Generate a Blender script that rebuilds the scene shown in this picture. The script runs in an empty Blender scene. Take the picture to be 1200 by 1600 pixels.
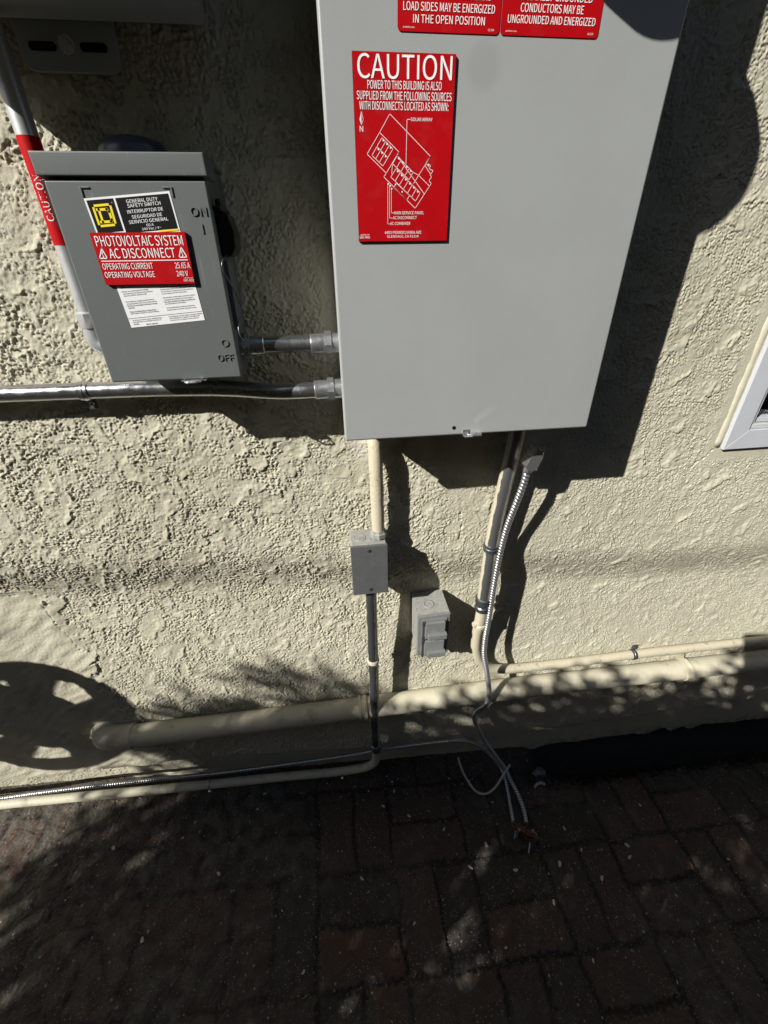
import bpy, bmesh, math, random
import numpy as np
from mathutils import Vector, Matrix, Quaternion

random.seed(7)
scene = bpy.context.scene
COL = scene.collection

# ------------------------------------------------------------------ camera
PITCH, YAW, ROLL = 0.53536, 0.11443, -0.016818
CAM = Vector((0.0, -0.656, 1.267))
F = Vector((math.sin(YAW)*math.cos(PITCH), math.cos(YAW)*math.cos(PITCH), -math.sin(PITCH)))
R0 = F.cross(Vector((0, 0, 1))).normalized(); U0 = R0.cross(F)
R = R0*math.cos(ROLL) + U0*math.sin(ROLL); U = -R0*math.sin(ROLL) + U0*math.cos(ROLL)
cam = bpy.data.cameras.new("camera"); camo = bpy.data.objects.new("camera", cam); COL.objects.link(camo)
camo.matrix_world = Matrix(((R.x, U.x, -F.x, CAM.x), (R.y, U.y, -F.y, CAM.y), (R.z, U.z, -F.z, CAM.z), (0, 0, 0, 1)))
cam.sensor_fit = 'VERTICAL'; cam.sensor_height = 24.0; cam.lens = 24.0*654.33/1600.0
cam.clip_start = 0.01; cam.clip_end = 500
scene.camera = camo

# ------------------------------------------------------------------ light
SUN = Vector((1.48, 1.0, -1.235)).normalized()          # direction the sunlight travels
w = bpy.data.worlds.new("World"); scene.world = w; w.use_nodes = True
nt = w.node_tree; bg = nt.nodes['Background']
sky = nt.nodes.new('ShaderNodeTexSky'); sky.sky_type = 'NISHITA'; sky.sun_disc = False
sky.sun_elevation = math.asin(-SUN.z); sky.sun_rotation = math.atan2(-SUN.x, -SUN.y)
nt.links.new(sky.outputs[0], bg.inputs[0]); bg.inputs[1].default_value = 0.055
sl = bpy.data.lights.new("sun", 'SUN'); sl.energy = 5.0; sl.angle = math.radians(0.5); sl.color = (1.0, 0.965, 0.90)
slo = bpy.data.objects.new("sun", sl); COL.objects.link(slo); slo.location = (-4, -3, 6)
slo.rotation_mode = 'QUATERNION'; slo.rotation_quaternion = SUN.to_track_quat('-Z', 'Y')
vs = scene.view_settings; vs.view_transform = 'Standard'; vs.look = 'None'; vs.gamma = 1.0; vs.use_curve_mapping = False
vs.exposure = 0.60

# ------------------------------------------------------------------ helpers
def P(x, d, z): return Vector((x, -d, z))               # d = distance out from the wall

def tag(o, label=None, cat=None, group=None, kind=None):
    if label: o['label'] = label
    if cat: o['category'] = cat
    if group: o['group'] = group
    if kind: o['kind'] = kind
    return o

def thing(name, label, cat, loc=(0, 0, 0), group=None):
    o = bpy.data.objects.new(name, None); o.empty_display_size = .05
    COL.objects.link(o); o.location = loc
    return tag(o, label, cat, group)

def origin_of(o):
    v = Vector((0, 0, 0))
    while o is not None:
        v += Vector(o.location); o = o.parent
    return v

def link(name, me, mats, parent=None, base=None):
    """link a mesh given in world metres as one object below parent"""
    if not isinstance(mats, (list, tuple)): mats = [mats]
    for m in mats: me.materials.append(m)
    off = origin_of(parent) if parent is not None else Vector((0, 0, 0))
    loc = Vector((0, 0, 0))
    if parent is None and base is not None: off = Vector(base); loc = Vector(base)
    me.transform(Matrix.Translation(-off))
    o = bpy.data.objects.new(name, me); COL.objects.link(o); o.location = loc
    if parent is not None: o.parent = parent
    return o

def emit(name, bm, mats, parent=None, base=None, smooth=False, angle=None):
    bmesh.ops.recalc_face_normals(bm, faces=bm.faces)
    me = bpy.data.meshes.new(name); 
    if smooth:
        for f in bm.faces: f.smooth = True
        if angle:
            for e in bm.edges:
                if len(e.link_faces) == 2 and e.calc_face_angle(0) > math.radians(angle): e.smooth = False
    bm.to_mesh(me); bm.free()
    o = link(name, me, mats, parent, base)
    if smooth and angle and angle <= 40:                             # keep large flat faces flat next to their rounded edges
        wn = o.modifiers.new('weighted_normal', 'WEIGHTED_NORMAL'); wn.keep_sharp = True; wn.weight = 100
    return o

def box(bm, x0, x1, d0, d1, z0, z1, bev=0.0, seg=2, mi=0):
    vs_ = [bm.verts.new((x, -d, z)) for x in (x0, x1) for d in (d0, d1) for z in (z0, z1)]
    idx = [(0, 1, 3, 2), (4, 6, 7, 5), (0, 4, 5, 1), (2, 3, 7, 6), (0, 2, 6, 4), (1, 5, 7, 3)]
    fs = [bm.faces.new([vs_[i] for i in t]) for t in idx]
    for f in fs: f.material_index = mi
    if bev > 0:
        es = list({e for f in fs for e in f.edges})
        bmesh.ops.bevel(bm, geom=es, offset=bev, segments=seg, profile=.5, affect='EDGES', material=-1)
    return fs

def prism(bm, poly, d0, d1, bev=0.0, mi=0):
    """polygon in the wall plane [(x,z)...] extruded between depths"""
    a = [bm.verts.new((x, -d0, z)) for x, z in poly]; b = [bm.verts.new((x, -d1, z)) for x, z in poly]
    n = len(poly); fs = [bm.faces.new(a), bm.faces.new(b[::-1])]
    for i in range(n): fs.append(bm.faces.new((a[i], b[i], b[(i+1) % n], a[(i+1) % n])))
    for f in fs: f.material_index = mi
    if bev > 0:
        bmesh.ops.bevel(bm, geom=list(fs[1].edges), offset=bev, segments=2, profile=.5, affect='EDGES')
    return fs

def prism_x(bm, poly, x0, x1):
    """profile [(depth, z)...] swept along the wall"""
    a = [bm.verts.new((x0, -d, z)) for d, z in poly]; b = [bm.verts.new((x1, -d, z)) for d, z in poly]
    n = len(poly); bm.faces.new(a); bm.faces.new(b[::-1])
    for i in range(n): bm.faces.new((a[i], b[i], b[(i+1) % n], a[(i+1) % n]))

def ring_poly(cx, cz, r, n=24, a0=0): return [(cx+r*math.cos(a0+2*math.pi*i/n), cz+r*math.sin(a0+2*math.pi*i/n)) for i in range(n)]

def rounded(x0, x1, z0, z1, r, n=5):
    out = []
    for cx, cz, a in ((x1-r, z1-r, 0), (x0+r, z1-r, 90), (x0+r, z0+r, 180), (x1-r, z0+r, 270)):
        for i in range(n+1):
            t = math.radians(a+90*i/n); out.append((cx+r*math.cos(t), cz+r*math.sin(t)))
    return out

def spline(pts, step=0.004):
    """Catmull-Rom through pts, resampled at about step"""
    p = [Vector(q) for q in pts]
    if len(p) == 2:
        n = max(1, int((p[1]-p[0]).length/step)); return [p[0].lerp(p[1], i/n) for i in range(n+1)]
    p = [p[0]*2-p[1]] + p + [p[-1]*2-p[-2]]
    out = []
    for i in range(1, len(p)-2):
        a, b, c, e = p[i-1:i+3]
        n = max(2, int((c-b).length/step))
        for k in range(n):
            t = k/n
            out.append(.5*((2*b)+(c-a)*t+(2*a-5*b+4*c-e)*t*t+(3*b-a-3*c+e)*t**3))
    out.append(p[-2].copy())
    return out

def fillet(pts, r, n=8):
    """polyline with rounded corners"""
    p = [Vector(q) for q in pts]; out = [p[0]]
    for i in range(1, len(p)-1):
        a = (p[i-1]-p[i]); b = (p[i+1]-p[i]); rr = min(r, a.length*.49, b.length*.49)
        A = p[i]+a.normalized()*rr; B = p[i]+b.normalized()*rr
        for k in range(n+1):
            t = k/n; out.append(A*(1-t)**2+p[i]*2*t*(1-t)+B*t*t)
    out.append(p[-1]); return out

def tube(bm, pts, rad, seg=20, caps=True, mi=0):
    """rad: number or f(i, s, theta)"""
    p = [Vector(q) for q in pts]; n = len(p)
    T = [(p[min(i+1, n-1)]-p[max(i-1, 0)]).normalized() for i in range(n)]
    ref = Vector((0, -1, 0)) if abs(T[0].y) < .9 else Vector((0, 0, 1))
    N = (ref-T[0]*ref.dot(T[0])).normalized(); rings = []; s = 0
    for i in range(n):
        if i:
            s += (p[i]-p[i-1]).length
            N = (N-T[i]*N.dot(T[i])).normalized()
        B = T[i].cross(N); ring = []
        for k in range(seg):
            th = 2*math.pi*k/seg
            r = rad(i, s, th) if callable(rad) else rad
            ring.append(bm.verts.new(p[i]+(N*math.cos(th)+B*math.sin(th))*r))
        rings.append(ring)
    for i in range(n-1):
        for k in range(seg):
            f = bm.faces.new((rings[i][k], rings[i][(k+1) % seg], rings[i+1][(k+1) % seg], rings[i+1][k])); f.material_index = mi
    if caps:
        for q in (rings[0][::-1], rings[-1]): bm.faces.new(q).material_index = mi
    return rings

def lathe(bm, origin, axis, prof, seg=28, mi=0, facets=None):
    """profile [(distance along axis, radius)...] turned about axis"""
    o = Vector(origin); a = Vector(axis).normalized()
    ref = Vector((0, 0, 1)) if abs(a.z) < .9 else Vector((1, 0, 0))
    N = a.cross(ref).normalized(); B = a.cross(N); rings = []
    sg = facets or seg
    for t, r in prof:
        rings.append([bm.verts.new(o+a*t+(N*math.cos(2*math.pi*k/sg)+B*math.sin(2*math.pi*k/sg))*max(r, 1e-5)) for k in range(sg)])
    for i in range(len(rings)-1):
        for k in range(sg):
            bm.faces.new((rings[i][k], rings[i][(k+1) % sg], rings[i+1][(k+1) % sg], rings[i+1][k])).material_index = mi
    for q in (rings[0][::-1], rings[-1]): bm.faces.new(q).material_index = mi

GLYPHS = {}
for _row in """\
A 639 4.0,102.0,176.235,458.235,532.0,634.0,373.770,265.770,201.312,238.431,255.483,270.534,286.586,300.638,315.691,319.691,334.638,349.586,365.534,381.483,397.431,434.312 5.6.15;15.6.7;15.7.14;14.7.0;5.15.16;13.14.0;5.16.17;12.13.0;5.17.18;11.12.0;5.18.19;10.11.0;5.19.20;9.10.0;5.20.21;8.9.0;5.21.3;3.21.8;3.8.2;2.8.0;5.3.4;1.2.0
B 690 106.0,351.0,447.9,528.36,590.81,629.144,643.226,635.284,614.331,581.367,538.394,486.410,486.415,526.434,557.462,580.497,594.537,599.582,586.654,550.707,494.743,421.763,334.770,106.770,203.443,203.693,321.693,387.689,438.676,474.652,496.617,503.569,497.526,476.491,440.465,387.449,317.443,203.78,203.368,337.368,411.362,470.346,512.319,538.280,547.229,538.173,511.131,468.101,410.83,337.78 21.22.23;21.23.25;25.23.0;20.21.25;19.20.25;18.19.27;27.19.26;26.19.25;24.25.0;18.27.28;18.28.29;17.18.29;17.29.30;17.30.31;16.17.31;16.31.32;15.16.32;15.32.33;14.15.33;14.33.34;14.34.35;13.14.35;13.35.36;13.36.24;13.24.38;38.24.0;12.13.38;11.12.38;10.11.38;9.10.39;39.10.38;9.39.40;37.38.0;8.9.40;8.40.41;8.41.42;7.8.42;7.42.43;6.7.43;6.43.44;6.44.45;5.6.45;5.45.46;4.5.46;4.46.47;4.47.48;4.48.49;3.4.49;3.49.37;3.37.0;2.3.0;1.2.0
C 670 396.-14,453.-9,505.5,552.27,594.58,632.97,579.159,548.129,516.104,481.86,442.75,400.71,319.86,252.127,203.192,172.280,161.388,172.494,204.580,255.644,322.685,403.699,441.695,476.685,507.670,535.650,561.626,613.689,584.718,547.744,504.765,456.779,402.784,292.766,198.715,125.633,78.522,61.384,77.247,124.136,195.54,287.4 31.32.33;30.31.33;30.33.34;29.30.34;28.29.34;27.28.34;27.34.21;21.34.20;20.34.35;27.21.22;27.22.23;26.27.25;25.27.24;24.27.23;19.20.35;18.19.35;18.35.36;17.18.36;17.36.37;16.17.37;15.16.37;15.37.38;14.15.38;14.38.39;13.14.39;5.6.7;13.39.40;5.7.8;12.13.40;5.8.9;4.5.9;4.9.10;11.12.40;4.10.11;4.11.40;3.4.40;3.40.41;2.3.41;1.2.41;1.41.0
D 723 106.0,303.0,429.17,529.66,601.146,646.254,661.388,646.522,601.628,528.706,427.754,298.770,106.770,203.80,203.691,290.691,388.678,464.641,518.579,550.494,561.388,550.281,518.195,464.132,388.93,290.80 10.11.12;10.12.14;14.12.0;9.10.14;8.9.16;16.9.15;15.9.14;13.14.0;8.16.17;8.17.18;7.8.18;7.18.19;6.7.19;6.19.20;5.6.20;5.20.21;5.21.22;4.5.22;4.22.23;3.4.23;3.23.24;3.24.25;3.25.13;3.13.0;2.3.0;1.2.0
E 619 106.0,561.0,561.83,203.83,203.363,495.363,495.446,203.446,203.688,549.688,549.770,106.770 9.10.11;9.11.8;8.11.0;7.8.0;5.6.7;5.7.4;4.7.0;3.4.0;1.2.3;1.3.0
F 580 106.0,203.0,203.346,497.346,497.428,203.428,203.688,549.688,549.770,106.770 7.8.9;7.9.6;6.9.0;5.6.0;3.4.5;3.5.2;2.5.0;1.2.0
G 724 409.-14,468.-9,522.3,571.22,612.47,646.76,646.399,393.399,393.318,557.318,557.117,536.101,510.88,482.79,451.73,418.71,328.86,256.127,204.192,172.280,161.388,172.494,206.580,260.644,331.685,417.699,460.695,497.685,530.669,558.649,583.626,636.689,606.717,569.742,525.764,474.778,414.784,299.766,202.715,126.633,78.522,61.384,78.247,125.136,199.54,295.4 35.36.37;34.35.37;34.37.38;33.34.38;32.33.38;31.32.38;31.38.25;25.38.24;24.38.39;31.25.26;31.26.27;30.31.29;29.31.28;28.31.27;23.24.39;22.23.39;22.39.40;21.22.40;21.40.41;20.21.41;5.6.9;9.6.7;9.7.8;19.20.41;19.41.42;5.9.10;18.19.42;18.42.43;17.18.43;17.43.44;16.17.44;5.10.11;5.11.12;5.12.13;15.16.44;5.13.14;4.5.14;4.14.15;4.15.44;4.44.45;3.4.45;2.3.45;2.45.0;1.2.0
H 765 106.0,203.0,203.363,562.363,562.0,660.0,660.770,562.770,562.447,203.447,203.770,106.770 5.6.7;5.7.8;9.10.11;9.11.0;5.8.3;3.8.9;3.9.2;2.9.0;5.3.4;1.2.0
I 308 106.0,203.0,203.770,106.770 1.2.3;1.3.0
J 562 249.-14,329.-2,389.32,430.84,453.150,461.226,461.770,363.770,363.235,359.173,344.127,319.96,284.77,239.71,208.75,178.84,152.101,128.126,106.159,37.108,67.65,103.31,145.6,194.-9 5.6.7;5.7.8;5.8.9;4.5.9;4.9.10;17.18.19;3.4.10;3.10.11;16.17.19;16.19.20;15.16.20;3.11.12;14.15.20;2.3.12;2.12.13;13.14.20;2.13.20;2.20.21;1.2.21;1.21.22;1.22.23;0.1.23
K 679 106.0,203.0,203.244,335.401,566.0,674.0,396.478,638.770,527.770,205.383,203.383,203.770,106.770 6.7.8;6.8.9;10.11.12;10.12.0;5.6.3;3.6.9;5.3.4;2.3.9;2.9.10;2.10.0;1.2.0
L 570 106.0,540.0,540.83,203.83,203.770,106.770 3.4.5;3.5.0;1.2.3;1.3.0
M 853 106.0,193.0,193.426,193.469,191.516,188.564,184.610,181.653,185.653,247.478,393.78,458.78,603.478,665.653,669.653,666.610,662.564,659.516,657.469,657.426,657.0,747.0,747.770,630.770,483.358,473.326,462.294,452.262,441.230,430.197,425.197,414.230,403.262,393.294,381.326,370.358,223.770,106.770 21.22.14;14.22.23;14.23.13;13.23.24;35.36.8;8.36.37;8.37.7;7.37.0;21.14.15;12.13.24;35.8.9;6.7.0;21.15.16;5.6.0;21.16.17;4.5.0;21.17.18;3.4.0;11.12.24;35.9.10;21.18.19;2.3.0;21.19.20;1.2.0;11.24.25;34.35.10;11.25.26;33.34.10;11.26.27;32.33.10;11.27.28;31.32.10;11.28.29;30.31.10;11.29.30;11.30.10
N 759 106.0,197.0,197.404,197.453,195.502,192.550,189.598,186.645,190.645,273.486,554.0,653.0,653.770,561.770,561.370,562.321,564.272,567.222,571.173,575.126,569.126,486.285,205.770,106.770 11.12.13;11.13.14;21.22.23;21.23.8;8.23.7;7.23.0;21.8.9;6.7.0;5.6.0;4.5.0;3.4.0;21.9.10;2.3.0;1.2.0;11.14.15;11.15.16;20.21.10;11.16.17;11.17.18;11.18.19;11.19.20;11.20.10
O 779 390.-14,498.4,589.56,658.140,703.251,718.388,703.524,658.634,589.715,498.766,390.784,281.766,190.715,121.634,77.524,61.388,77.251,121.140,190.56,281.4,390.71,313.86,249.127,201.193,171.281,161.388,171.494,201.580,249.644,313.685,390.699,467.685,530.644,578.580,608.494,619.388,608.281,578.193,530.127,467.86 9.10.11;9.11.12;8.9.12;8.12.30;30.12.29;29.12.13;7.8.31;31.8.30;7.31.32;28.29.13;7.32.33;27.28.13;27.13.14;6.7.33;6.33.34;26.27.14;26.14.15;5.6.34;5.34.35;25.26.15;4.5.35;4.35.36;24.25.15;24.15.16;23.24.16;4.36.37;3.4.37;23.16.17;22.23.17;3.37.38;2.3.38;22.17.18;2.38.39;21.22.18;2.39.20;20.21.18;2.20.18;2.18.19;1.2.19;1.19.0
P 665 106.0,203.0,203.307,330.307,424.316,503.343,562.390,600.457,613.544,600.632,562.696,501.739,422.763,326.770,106.770,203.386,203.691,313.691,386.687,443.672,484.644,509.603,517.544,509.485,486.441,446.410,390.391,317.386 12.13.14;12.14.16;16.14.0;11.12.16;10.11.16;9.10.18;18.10.17;17.10.16;15.16.0;9.18.19;9.19.20;9.20.21;8.9.21;8.21.22;7.8.22;7.22.23;7.23.24;6.7.24;6.24.25;6.25.26;6.26.27;5.6.27;5.27.15;5.15.2;2.15.0;4.5.2;3.4.2;1.2.0
Q 779 390.67,313.82,249.123,201.190,171.279,161.388,171.494,201.580,249.644,313.685,390.699,467.685,530.644,578.580,608.494,619.388,608.279,578.190,530.123,467.82,625.-193,652.-192,677.-190,700.-186,719.-181,735.-175,716.-101,704.-104,689.-108,673.-110,655.-112,636.-112,587.-108,543.-96,504.-75,471.-46,446.-9,537.21,613.79,670.160,706.264,718.388,703.524,658.634,589.715,498.766,390.784,281.766,190.715,121.634,77.524,61.388,74.262,112.157,171.75,249.18,342.-11,375.-70,420.-120,477.-159,545.-184 45.46.47;45.47.48;44.45.48;44.48.10;10.48.9;9.48.49;43.44.11;11.44.10;43.11.12;8.9.49;43.12.13;7.8.49;7.49.50;42.43.13;42.13.14;6.7.50;6.50.51;41.42.14;41.14.15;5.6.51;40.41.15;40.15.16;4.5.51;4.51.52;3.4.52;40.16.17;39.40.17;3.52.53;2.3.53;39.17.18;38.39.18;2.53.54;1.2.54;38.18.19;0.1.54;38.19.0;37.38.0;0.54.55;37.0.55;36.37.55;36.55.56;35.36.56;35.56.57;34.35.57;34.57.58;33.34.58;32.33.58;25.26.27;25.27.28;25.28.29;31.32.58;25.29.30;25.30.31;25.31.58;25.58.59;25.59.60;24.25.60;23.24.60;23.60.20;22.23.20;21.22.20
R 667 203.404,203.691,332.691,398.687,450.672,488.646,511.608,519.555,511.500,488.458,450.428,398.410,332.404,528.0,638.0,442.337,500.358,548.390,584.433,608.488,616.555,603.638,566.699,509.740,435.763,347.770,106.770,106.0,203.0,203.327,341.327 24.25.26;24.26.1;1.26.27;23.24.1;22.23.1;21.22.3;3.22.2;2.22.1;0.1.27;21.3.4;21.4.5;21.5.6;20.21.6;20.6.7;19.20.7;19.7.8;19.8.9;18.19.9;18.9.10;17.18.10;17.10.11;17.11.12;17.12.0;17.0.29;29.0.27;16.17.29;15.16.29;14.15.30;30.15.29;14.30.13;28.29.27
S 626 319.-14,408.-3,481.28,535.75,569.135,581.205,573.266,551.316,517.354,473.385,422.411,313.458,277.474,242.493,213.516,192.547,185.587,191.625,210.656,240.679,280.694,329.699,370.695,408.686,443.671,475.651,504.627,555.689,519.720,478.746,432.766,382.779,329.784,250.774,183.746,131.703,98.647,86.580,96.519,121.471,157.433,199.404,243.382,353.334,395.315,430.295,458.270,476.238,482.196,475.155,455.120,421.94,376.77,320.71,273.76,227.88,183.108,144.135,108.167,50.100,93.61,142.30,197.6,256.-9 31.32.33;30.31.33;30.33.34;29.30.34;28.29.34;28.34.35;27.28.21;21.28.35;21.35.20;20.35.36;27.21.22;27.22.23;19.20.36;26.27.25;25.27.24;24.27.23;18.19.36;17.18.36;17.36.37;16.17.37;15.16.37;15.37.38;14.15.38;14.38.39;13.14.39;12.13.39;11.12.39;11.39.40;10.11.40;10.40.41;9.10.41;9.41.42;8.9.42;8.42.43;7.8.43;7.43.44;6.7.44;6.44.45;6.45.46;6.46.47;5.6.47;5.47.48;4.5.48;4.48.49;57.58.59;4.49.50;3.4.50;56.57.59;3.50.51;55.56.59;55.59.60;3.51.52;54.55.60;3.52.53;53.54.60;2.3.53;2.53.60;2.60.61;2.61.62;1.2.62;1.62.63;0.1.63
T 629 266.0,363.0,363.688,597.688,597.770,33.770,33.688,266.688 3.4.5;3.5.6;2.3.6;1.2.7;7.2.6;1.7.0
U 757 379.-14,468.-3,544.32,603.94,642.188,655.317,655.770,562.770,562.315,553.219,527.149,488.104,437.79,379.71,322.79,272.104,234.149,209.219,200.315,200.770,103.770,103.317,117.188,155.94,214.32,290.-3 5.6.7;5.7.8;18.19.20;18.20.21;4.5.8;18.21.22;4.8.9;17.18.22;16.17.22;4.9.10;3.4.10;16.22.23;15.16.23;3.10.11;14.15.23;3.11.12;2.3.12;14.23.24;13.14.24;2.12.13;2.13.24;2.24.25;1.2.25;1.25.0
V 604 247.0,359.0,604.770,505.770,381.353,366.300,352.250,338.201,323.151,307.99,303.99,286.151,272.201,257.250,243.300,228.353,103.770,1.770 1.2.3;1.3.4;15.16.17;15.17.0;1.4.5;14.15.0;1.5.6;13.14.0;1.6.7;12.13.0;1.7.8;11.12.0;1.8.9;10.11.0;1.9.10;1.10.0
W 922 190.0,306.0,420.464,428.500,436.535,444.570,452.605,459.640,463.640,471.605,478.570,485.535,493.500,501.464,618.0,735.0,894.770,801.770,718.351,710.301,702.251,693.201,685.151,676.101,670.101,659.151,648.202,637.252,627.301,616.351,508.770,419.770,313.351,302.301,290.251,279.201,269.151,258.101,254.101,245.151,236.201,227.251,217.301,208.351,127.770,27.770 15.16.17;15.17.18;29.30.31;29.31.8;8.31.7;7.31.32;43.44.45;43.45.0;29.8.9;6.7.32;29.9.10;5.6.32;29.10.11;4.5.32;29.11.12;3.4.32;29.12.13;2.3.32;29.13.14;1.2.32;15.18.19;28.29.14;1.32.33;42.43.0;27.28.14;41.42.0;15.19.20;1.33.34;26.27.14;40.41.0;15.20.21;1.34.35;25.26.14;15.21.22;1.35.36;39.40.0;24.25.14;15.22.23;1.36.37;38.39.0;15.23.24;15.24.14;1.37.38;1.38.0
X 602 18.0,121.0,231.208,243.231,255.255,267.280,280.306,293.333,297.333,312.306,326.280,339.255,351.231,363.208,478.0,585.0,359.393,569.770,467.770,364.574,354.552,343.531,333.509,322.486,310.460,306.460,292.486,279.509,268.531,256.552,245.574,140.770,33.770,243.398 16.17.18;16.18.19;30.31.32;30.32.33;16.19.20;29.30.33;28.29.33;16.20.21;27.28.33;16.21.22;26.27.33;16.22.23;25.26.33;16.23.24;16.24.25;16.25.33;16.33.7;7.33.0;15.16.8;8.16.7;15.8.9;6.7.0;15.9.10;5.6.0;15.10.11;4.5.0;15.11.12;3.4.0;15.12.13;2.3.0;15.13.14;1.2.0
Y 558 230.0,327.0,327.298,559.770,458.770,359.553,345.519,329.485,314.452,298.418,282.383,277.383,261.418,246.452,231.485,217.519,202.553,102.770,-1.770,230.298 2.3.4;2.4.5;16.17.18;16.18.19;2.5.6;15.16.19;2.6.7;14.15.19;2.7.8;13.14.19;2.8.9;12.13.19;2.9.10;11.12.19;2.10.11;2.11.19;1.2.19;1.19.0
Z 633 53.0,584.0,584.83,172.83,579.712,579.770,89.770,89.688,459.688,53.59 4.5.6;4.6.7;3.4.8;8.4.7;3.8.9;1.2.3;1.3.9;1.9.0
0 583 292.-14,467.86,532.388,467.686,292.784,117.686,53.388,117.86,292.64,186.141,145.388,186.632,292.708,398.632,439.388,398.141 3.4.12;12.4.5;3.12.13;11.12.5;2.3.13;11.5.6;2.13.14;10.11.6;1.2.14;1.14.15;9.10.6;9.6.7;8.9.7;1.15.8;0.1.8;8.7.0
1 583 92.0,515.0,515.80,360.80,360.770,287.770,217.738,127.715,127.654,265.654,265.80,92.80 3.4.5;3.5.9;9.5.6;9.6.7;9.7.8;3.9.10;1.2.3;1.3.10;1.10.11;1.11.0
2 583 46.0,530.0,530.83,317.83,255.80,191.76,410.323,494.558,433.722,269.784,142.753,42.671,98.617,170.681,257.706,364.663,399.554,313.335,46.57 8.9.10;8.10.14;14.10.11;7.8.15;15.8.14;13.14.11;12.13.11;7.15.16;6.7.16;6.16.17;6.17.18;5.6.18;1.2.3;1.3.4;1.4.5;1.5.18;1.18.0
3 583 276.-14,452.45,524.206,477.335,361.401,361.407,460.475,498.591,434.733,273.784,155.758,59.692,110.631,183.685,270.706,365.673,400.584,353.479,187.437,187.363,374.321,426.209,383.105,270.66,159.93,80.154,30.92,127.19 8.9.10;8.10.11;7.8.15;15.8.14;14.8.11;13.14.11;13.11.12;7.15.16;6.7.16;6.16.17;6.17.18;5.6.18;5.18.19;4.5.19;3.4.19;3.19.20;2.3.20;2.20.21;2.21.22;1.2.22;24.25.26;1.22.23;23.24.26;23.26.27;1.23.27;0.1.27
4 583 357.0,447.0,447.212,550.212,550.289,447.289,447.770,341.770,21.275,21.212,357.212,357.289,121.289,296.551,328.609,358.665,362.665,359.595,357.525 5.6.7;5.7.16;16.7.15;15.7.8;5.16.17;14.15.8;13.14.8;5.17.18;12.13.8;5.18.11;3.4.5;3.5.11;3.11.12;3.12.8;3.8.9;2.3.9;1.2.10;10.2.9;1.10.0
5 583 275.-14,450.55,527.250,459.437,295.496,233.488,180.465,200.688,489.688,489.770,116.770,90.411,142.378,203.412,270.423,386.377,430.248,382.115,266.66,154.92,77.151,28.88,126.18 8.9.10;8.10.7;7.10.11;6.7.11;3.4.5;3.5.6;3.6.11;2.3.15;15.3.14;14.3.11;13.14.11;12.13.11;2.15.16;1.2.16;1.16.17;19.20.21;1.17.18;18.19.21;18.21.22;1.18.22;0.1.22
6 583 316.-14,472.55,538.236,480.418,324.478,232.453,149.386,210.635,348.705,415.689,470.646,524.705,448.762,343.784,145.689,59.368,132.82,151.309,231.384,308.407,412.360,446.236,409.110,316.62,201.126 12.13.14;11.12.8;8.12.14;10.11.9;9.11.8;7.8.14;7.14.15;6.7.15;3.4.5;3.5.19;19.5.6;2.3.20;20.3.19;18.19.6;18.6.15;17.18.15;17.15.16;2.20.21;24.17.16;1.2.21;1.21.22;23.24.16;1.22.23;23.16.0;1.23.0
7 583 208.0,308.0,358.382,534.712,534.770,51.770,51.688,425.688,265.375 3.4.5;3.5.6;2.3.7;7.3.6;2.7.8;1.2.8;1.8.0
8 583 294.-14,468.44,535.185,495.311,405.388,405.393,473.469,507.579,451.725,296.782,146.728,85.586,116.482,189.409,189.404,92.322,48.191,118.44,347.418,225.481,172.586,207.676,295.710,391.671,425.574,405.492,295.58,180.98,133.200,163.299,239.374,382.303,443.188,403.94 8.9.10;8.10.22;22.10.21;21.10.11;7.8.23;23.8.22;20.21.11;7.23.24;19.20.11;19.11.12;6.7.24;6.24.25;6.25.18;19.12.13;18.19.13;5.6.18;5.18.13;5.13.14;5.14.30;30.14.15;4.5.30;3.4.30;3.30.31;29.30.15;29.15.16;2.3.31;2.31.32;28.29.16;27.28.16;27.16.17;2.32.33;1.2.33;26.27.17;1.33.26;1.26.17;1.17.0
9 583 247.-14,441.85,526.418,452.693,267.784,112.715,46.534,104.353,258.292,353.317,436.386,374.136,244.66,172.82,113.125,61.65,139.9,435.466,355.387,274.363,171.410,137.534,174.661,268.709,384.647 3.4.23;23.4.5;23.5.22;22.5.6;3.23.24;2.3.24;21.22.6;2.24.17;20.21.6;20.6.7;2.17.18;1.2.10;10.2.18;19.20.7;10.18.19;1.10.11;9.10.19;9.19.7;9.7.8;1.11.12;13.14.15;0.1.12;12.13.15;0.12.15;0.15.16
. 292 146.-14,195.6,215.59,195.112,146.132,97.112,77.59,97.6 3.4.5;3.5.6;2.3.6;1.2.6;1.6.7;0.1.7
, 292 79.-200,191.-113,232.20,211.103,151.132,100.114,79.65,100.16,149.-2,161.-1,132.-85,56.-143 3.4.5;3.5.6;2.3.6;2.6.7;1.2.9;9.2.7;9.7.8;1.9.10;1.10.11;0.1.11
: 292 146.410,195.430,215.483,195.536,146.557,97.536,77.483,97.430,146.-14,195.6,215.59,195.112,146.132,97.112,77.59,97.6 11.12.13;10.11.13;10.13.14;9.10.14;9.14.15;8.9.15;3.4.5;3.5.6;2.3.6;1.2.6;1.6.7;0.1.7
- 364 48.257,317.257,317.331,48.331 1.2.3;1.3.0
/ 412 12.-188,82.-188,396.834,327.834 1.2.3;1.3.0
~ 583 395.301,471.326,541.407,487.445,445.391,397.374,303.424,189.474,113.448,43.368,97.330,139.384,186.401,281.351 6.7.8;6.8.12;12.8.9;2.3.4;5.6.12;1.2.4;5.12.13;11.12.9;1.4.5;10.11.9;1.5.13;1.13.0
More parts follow.
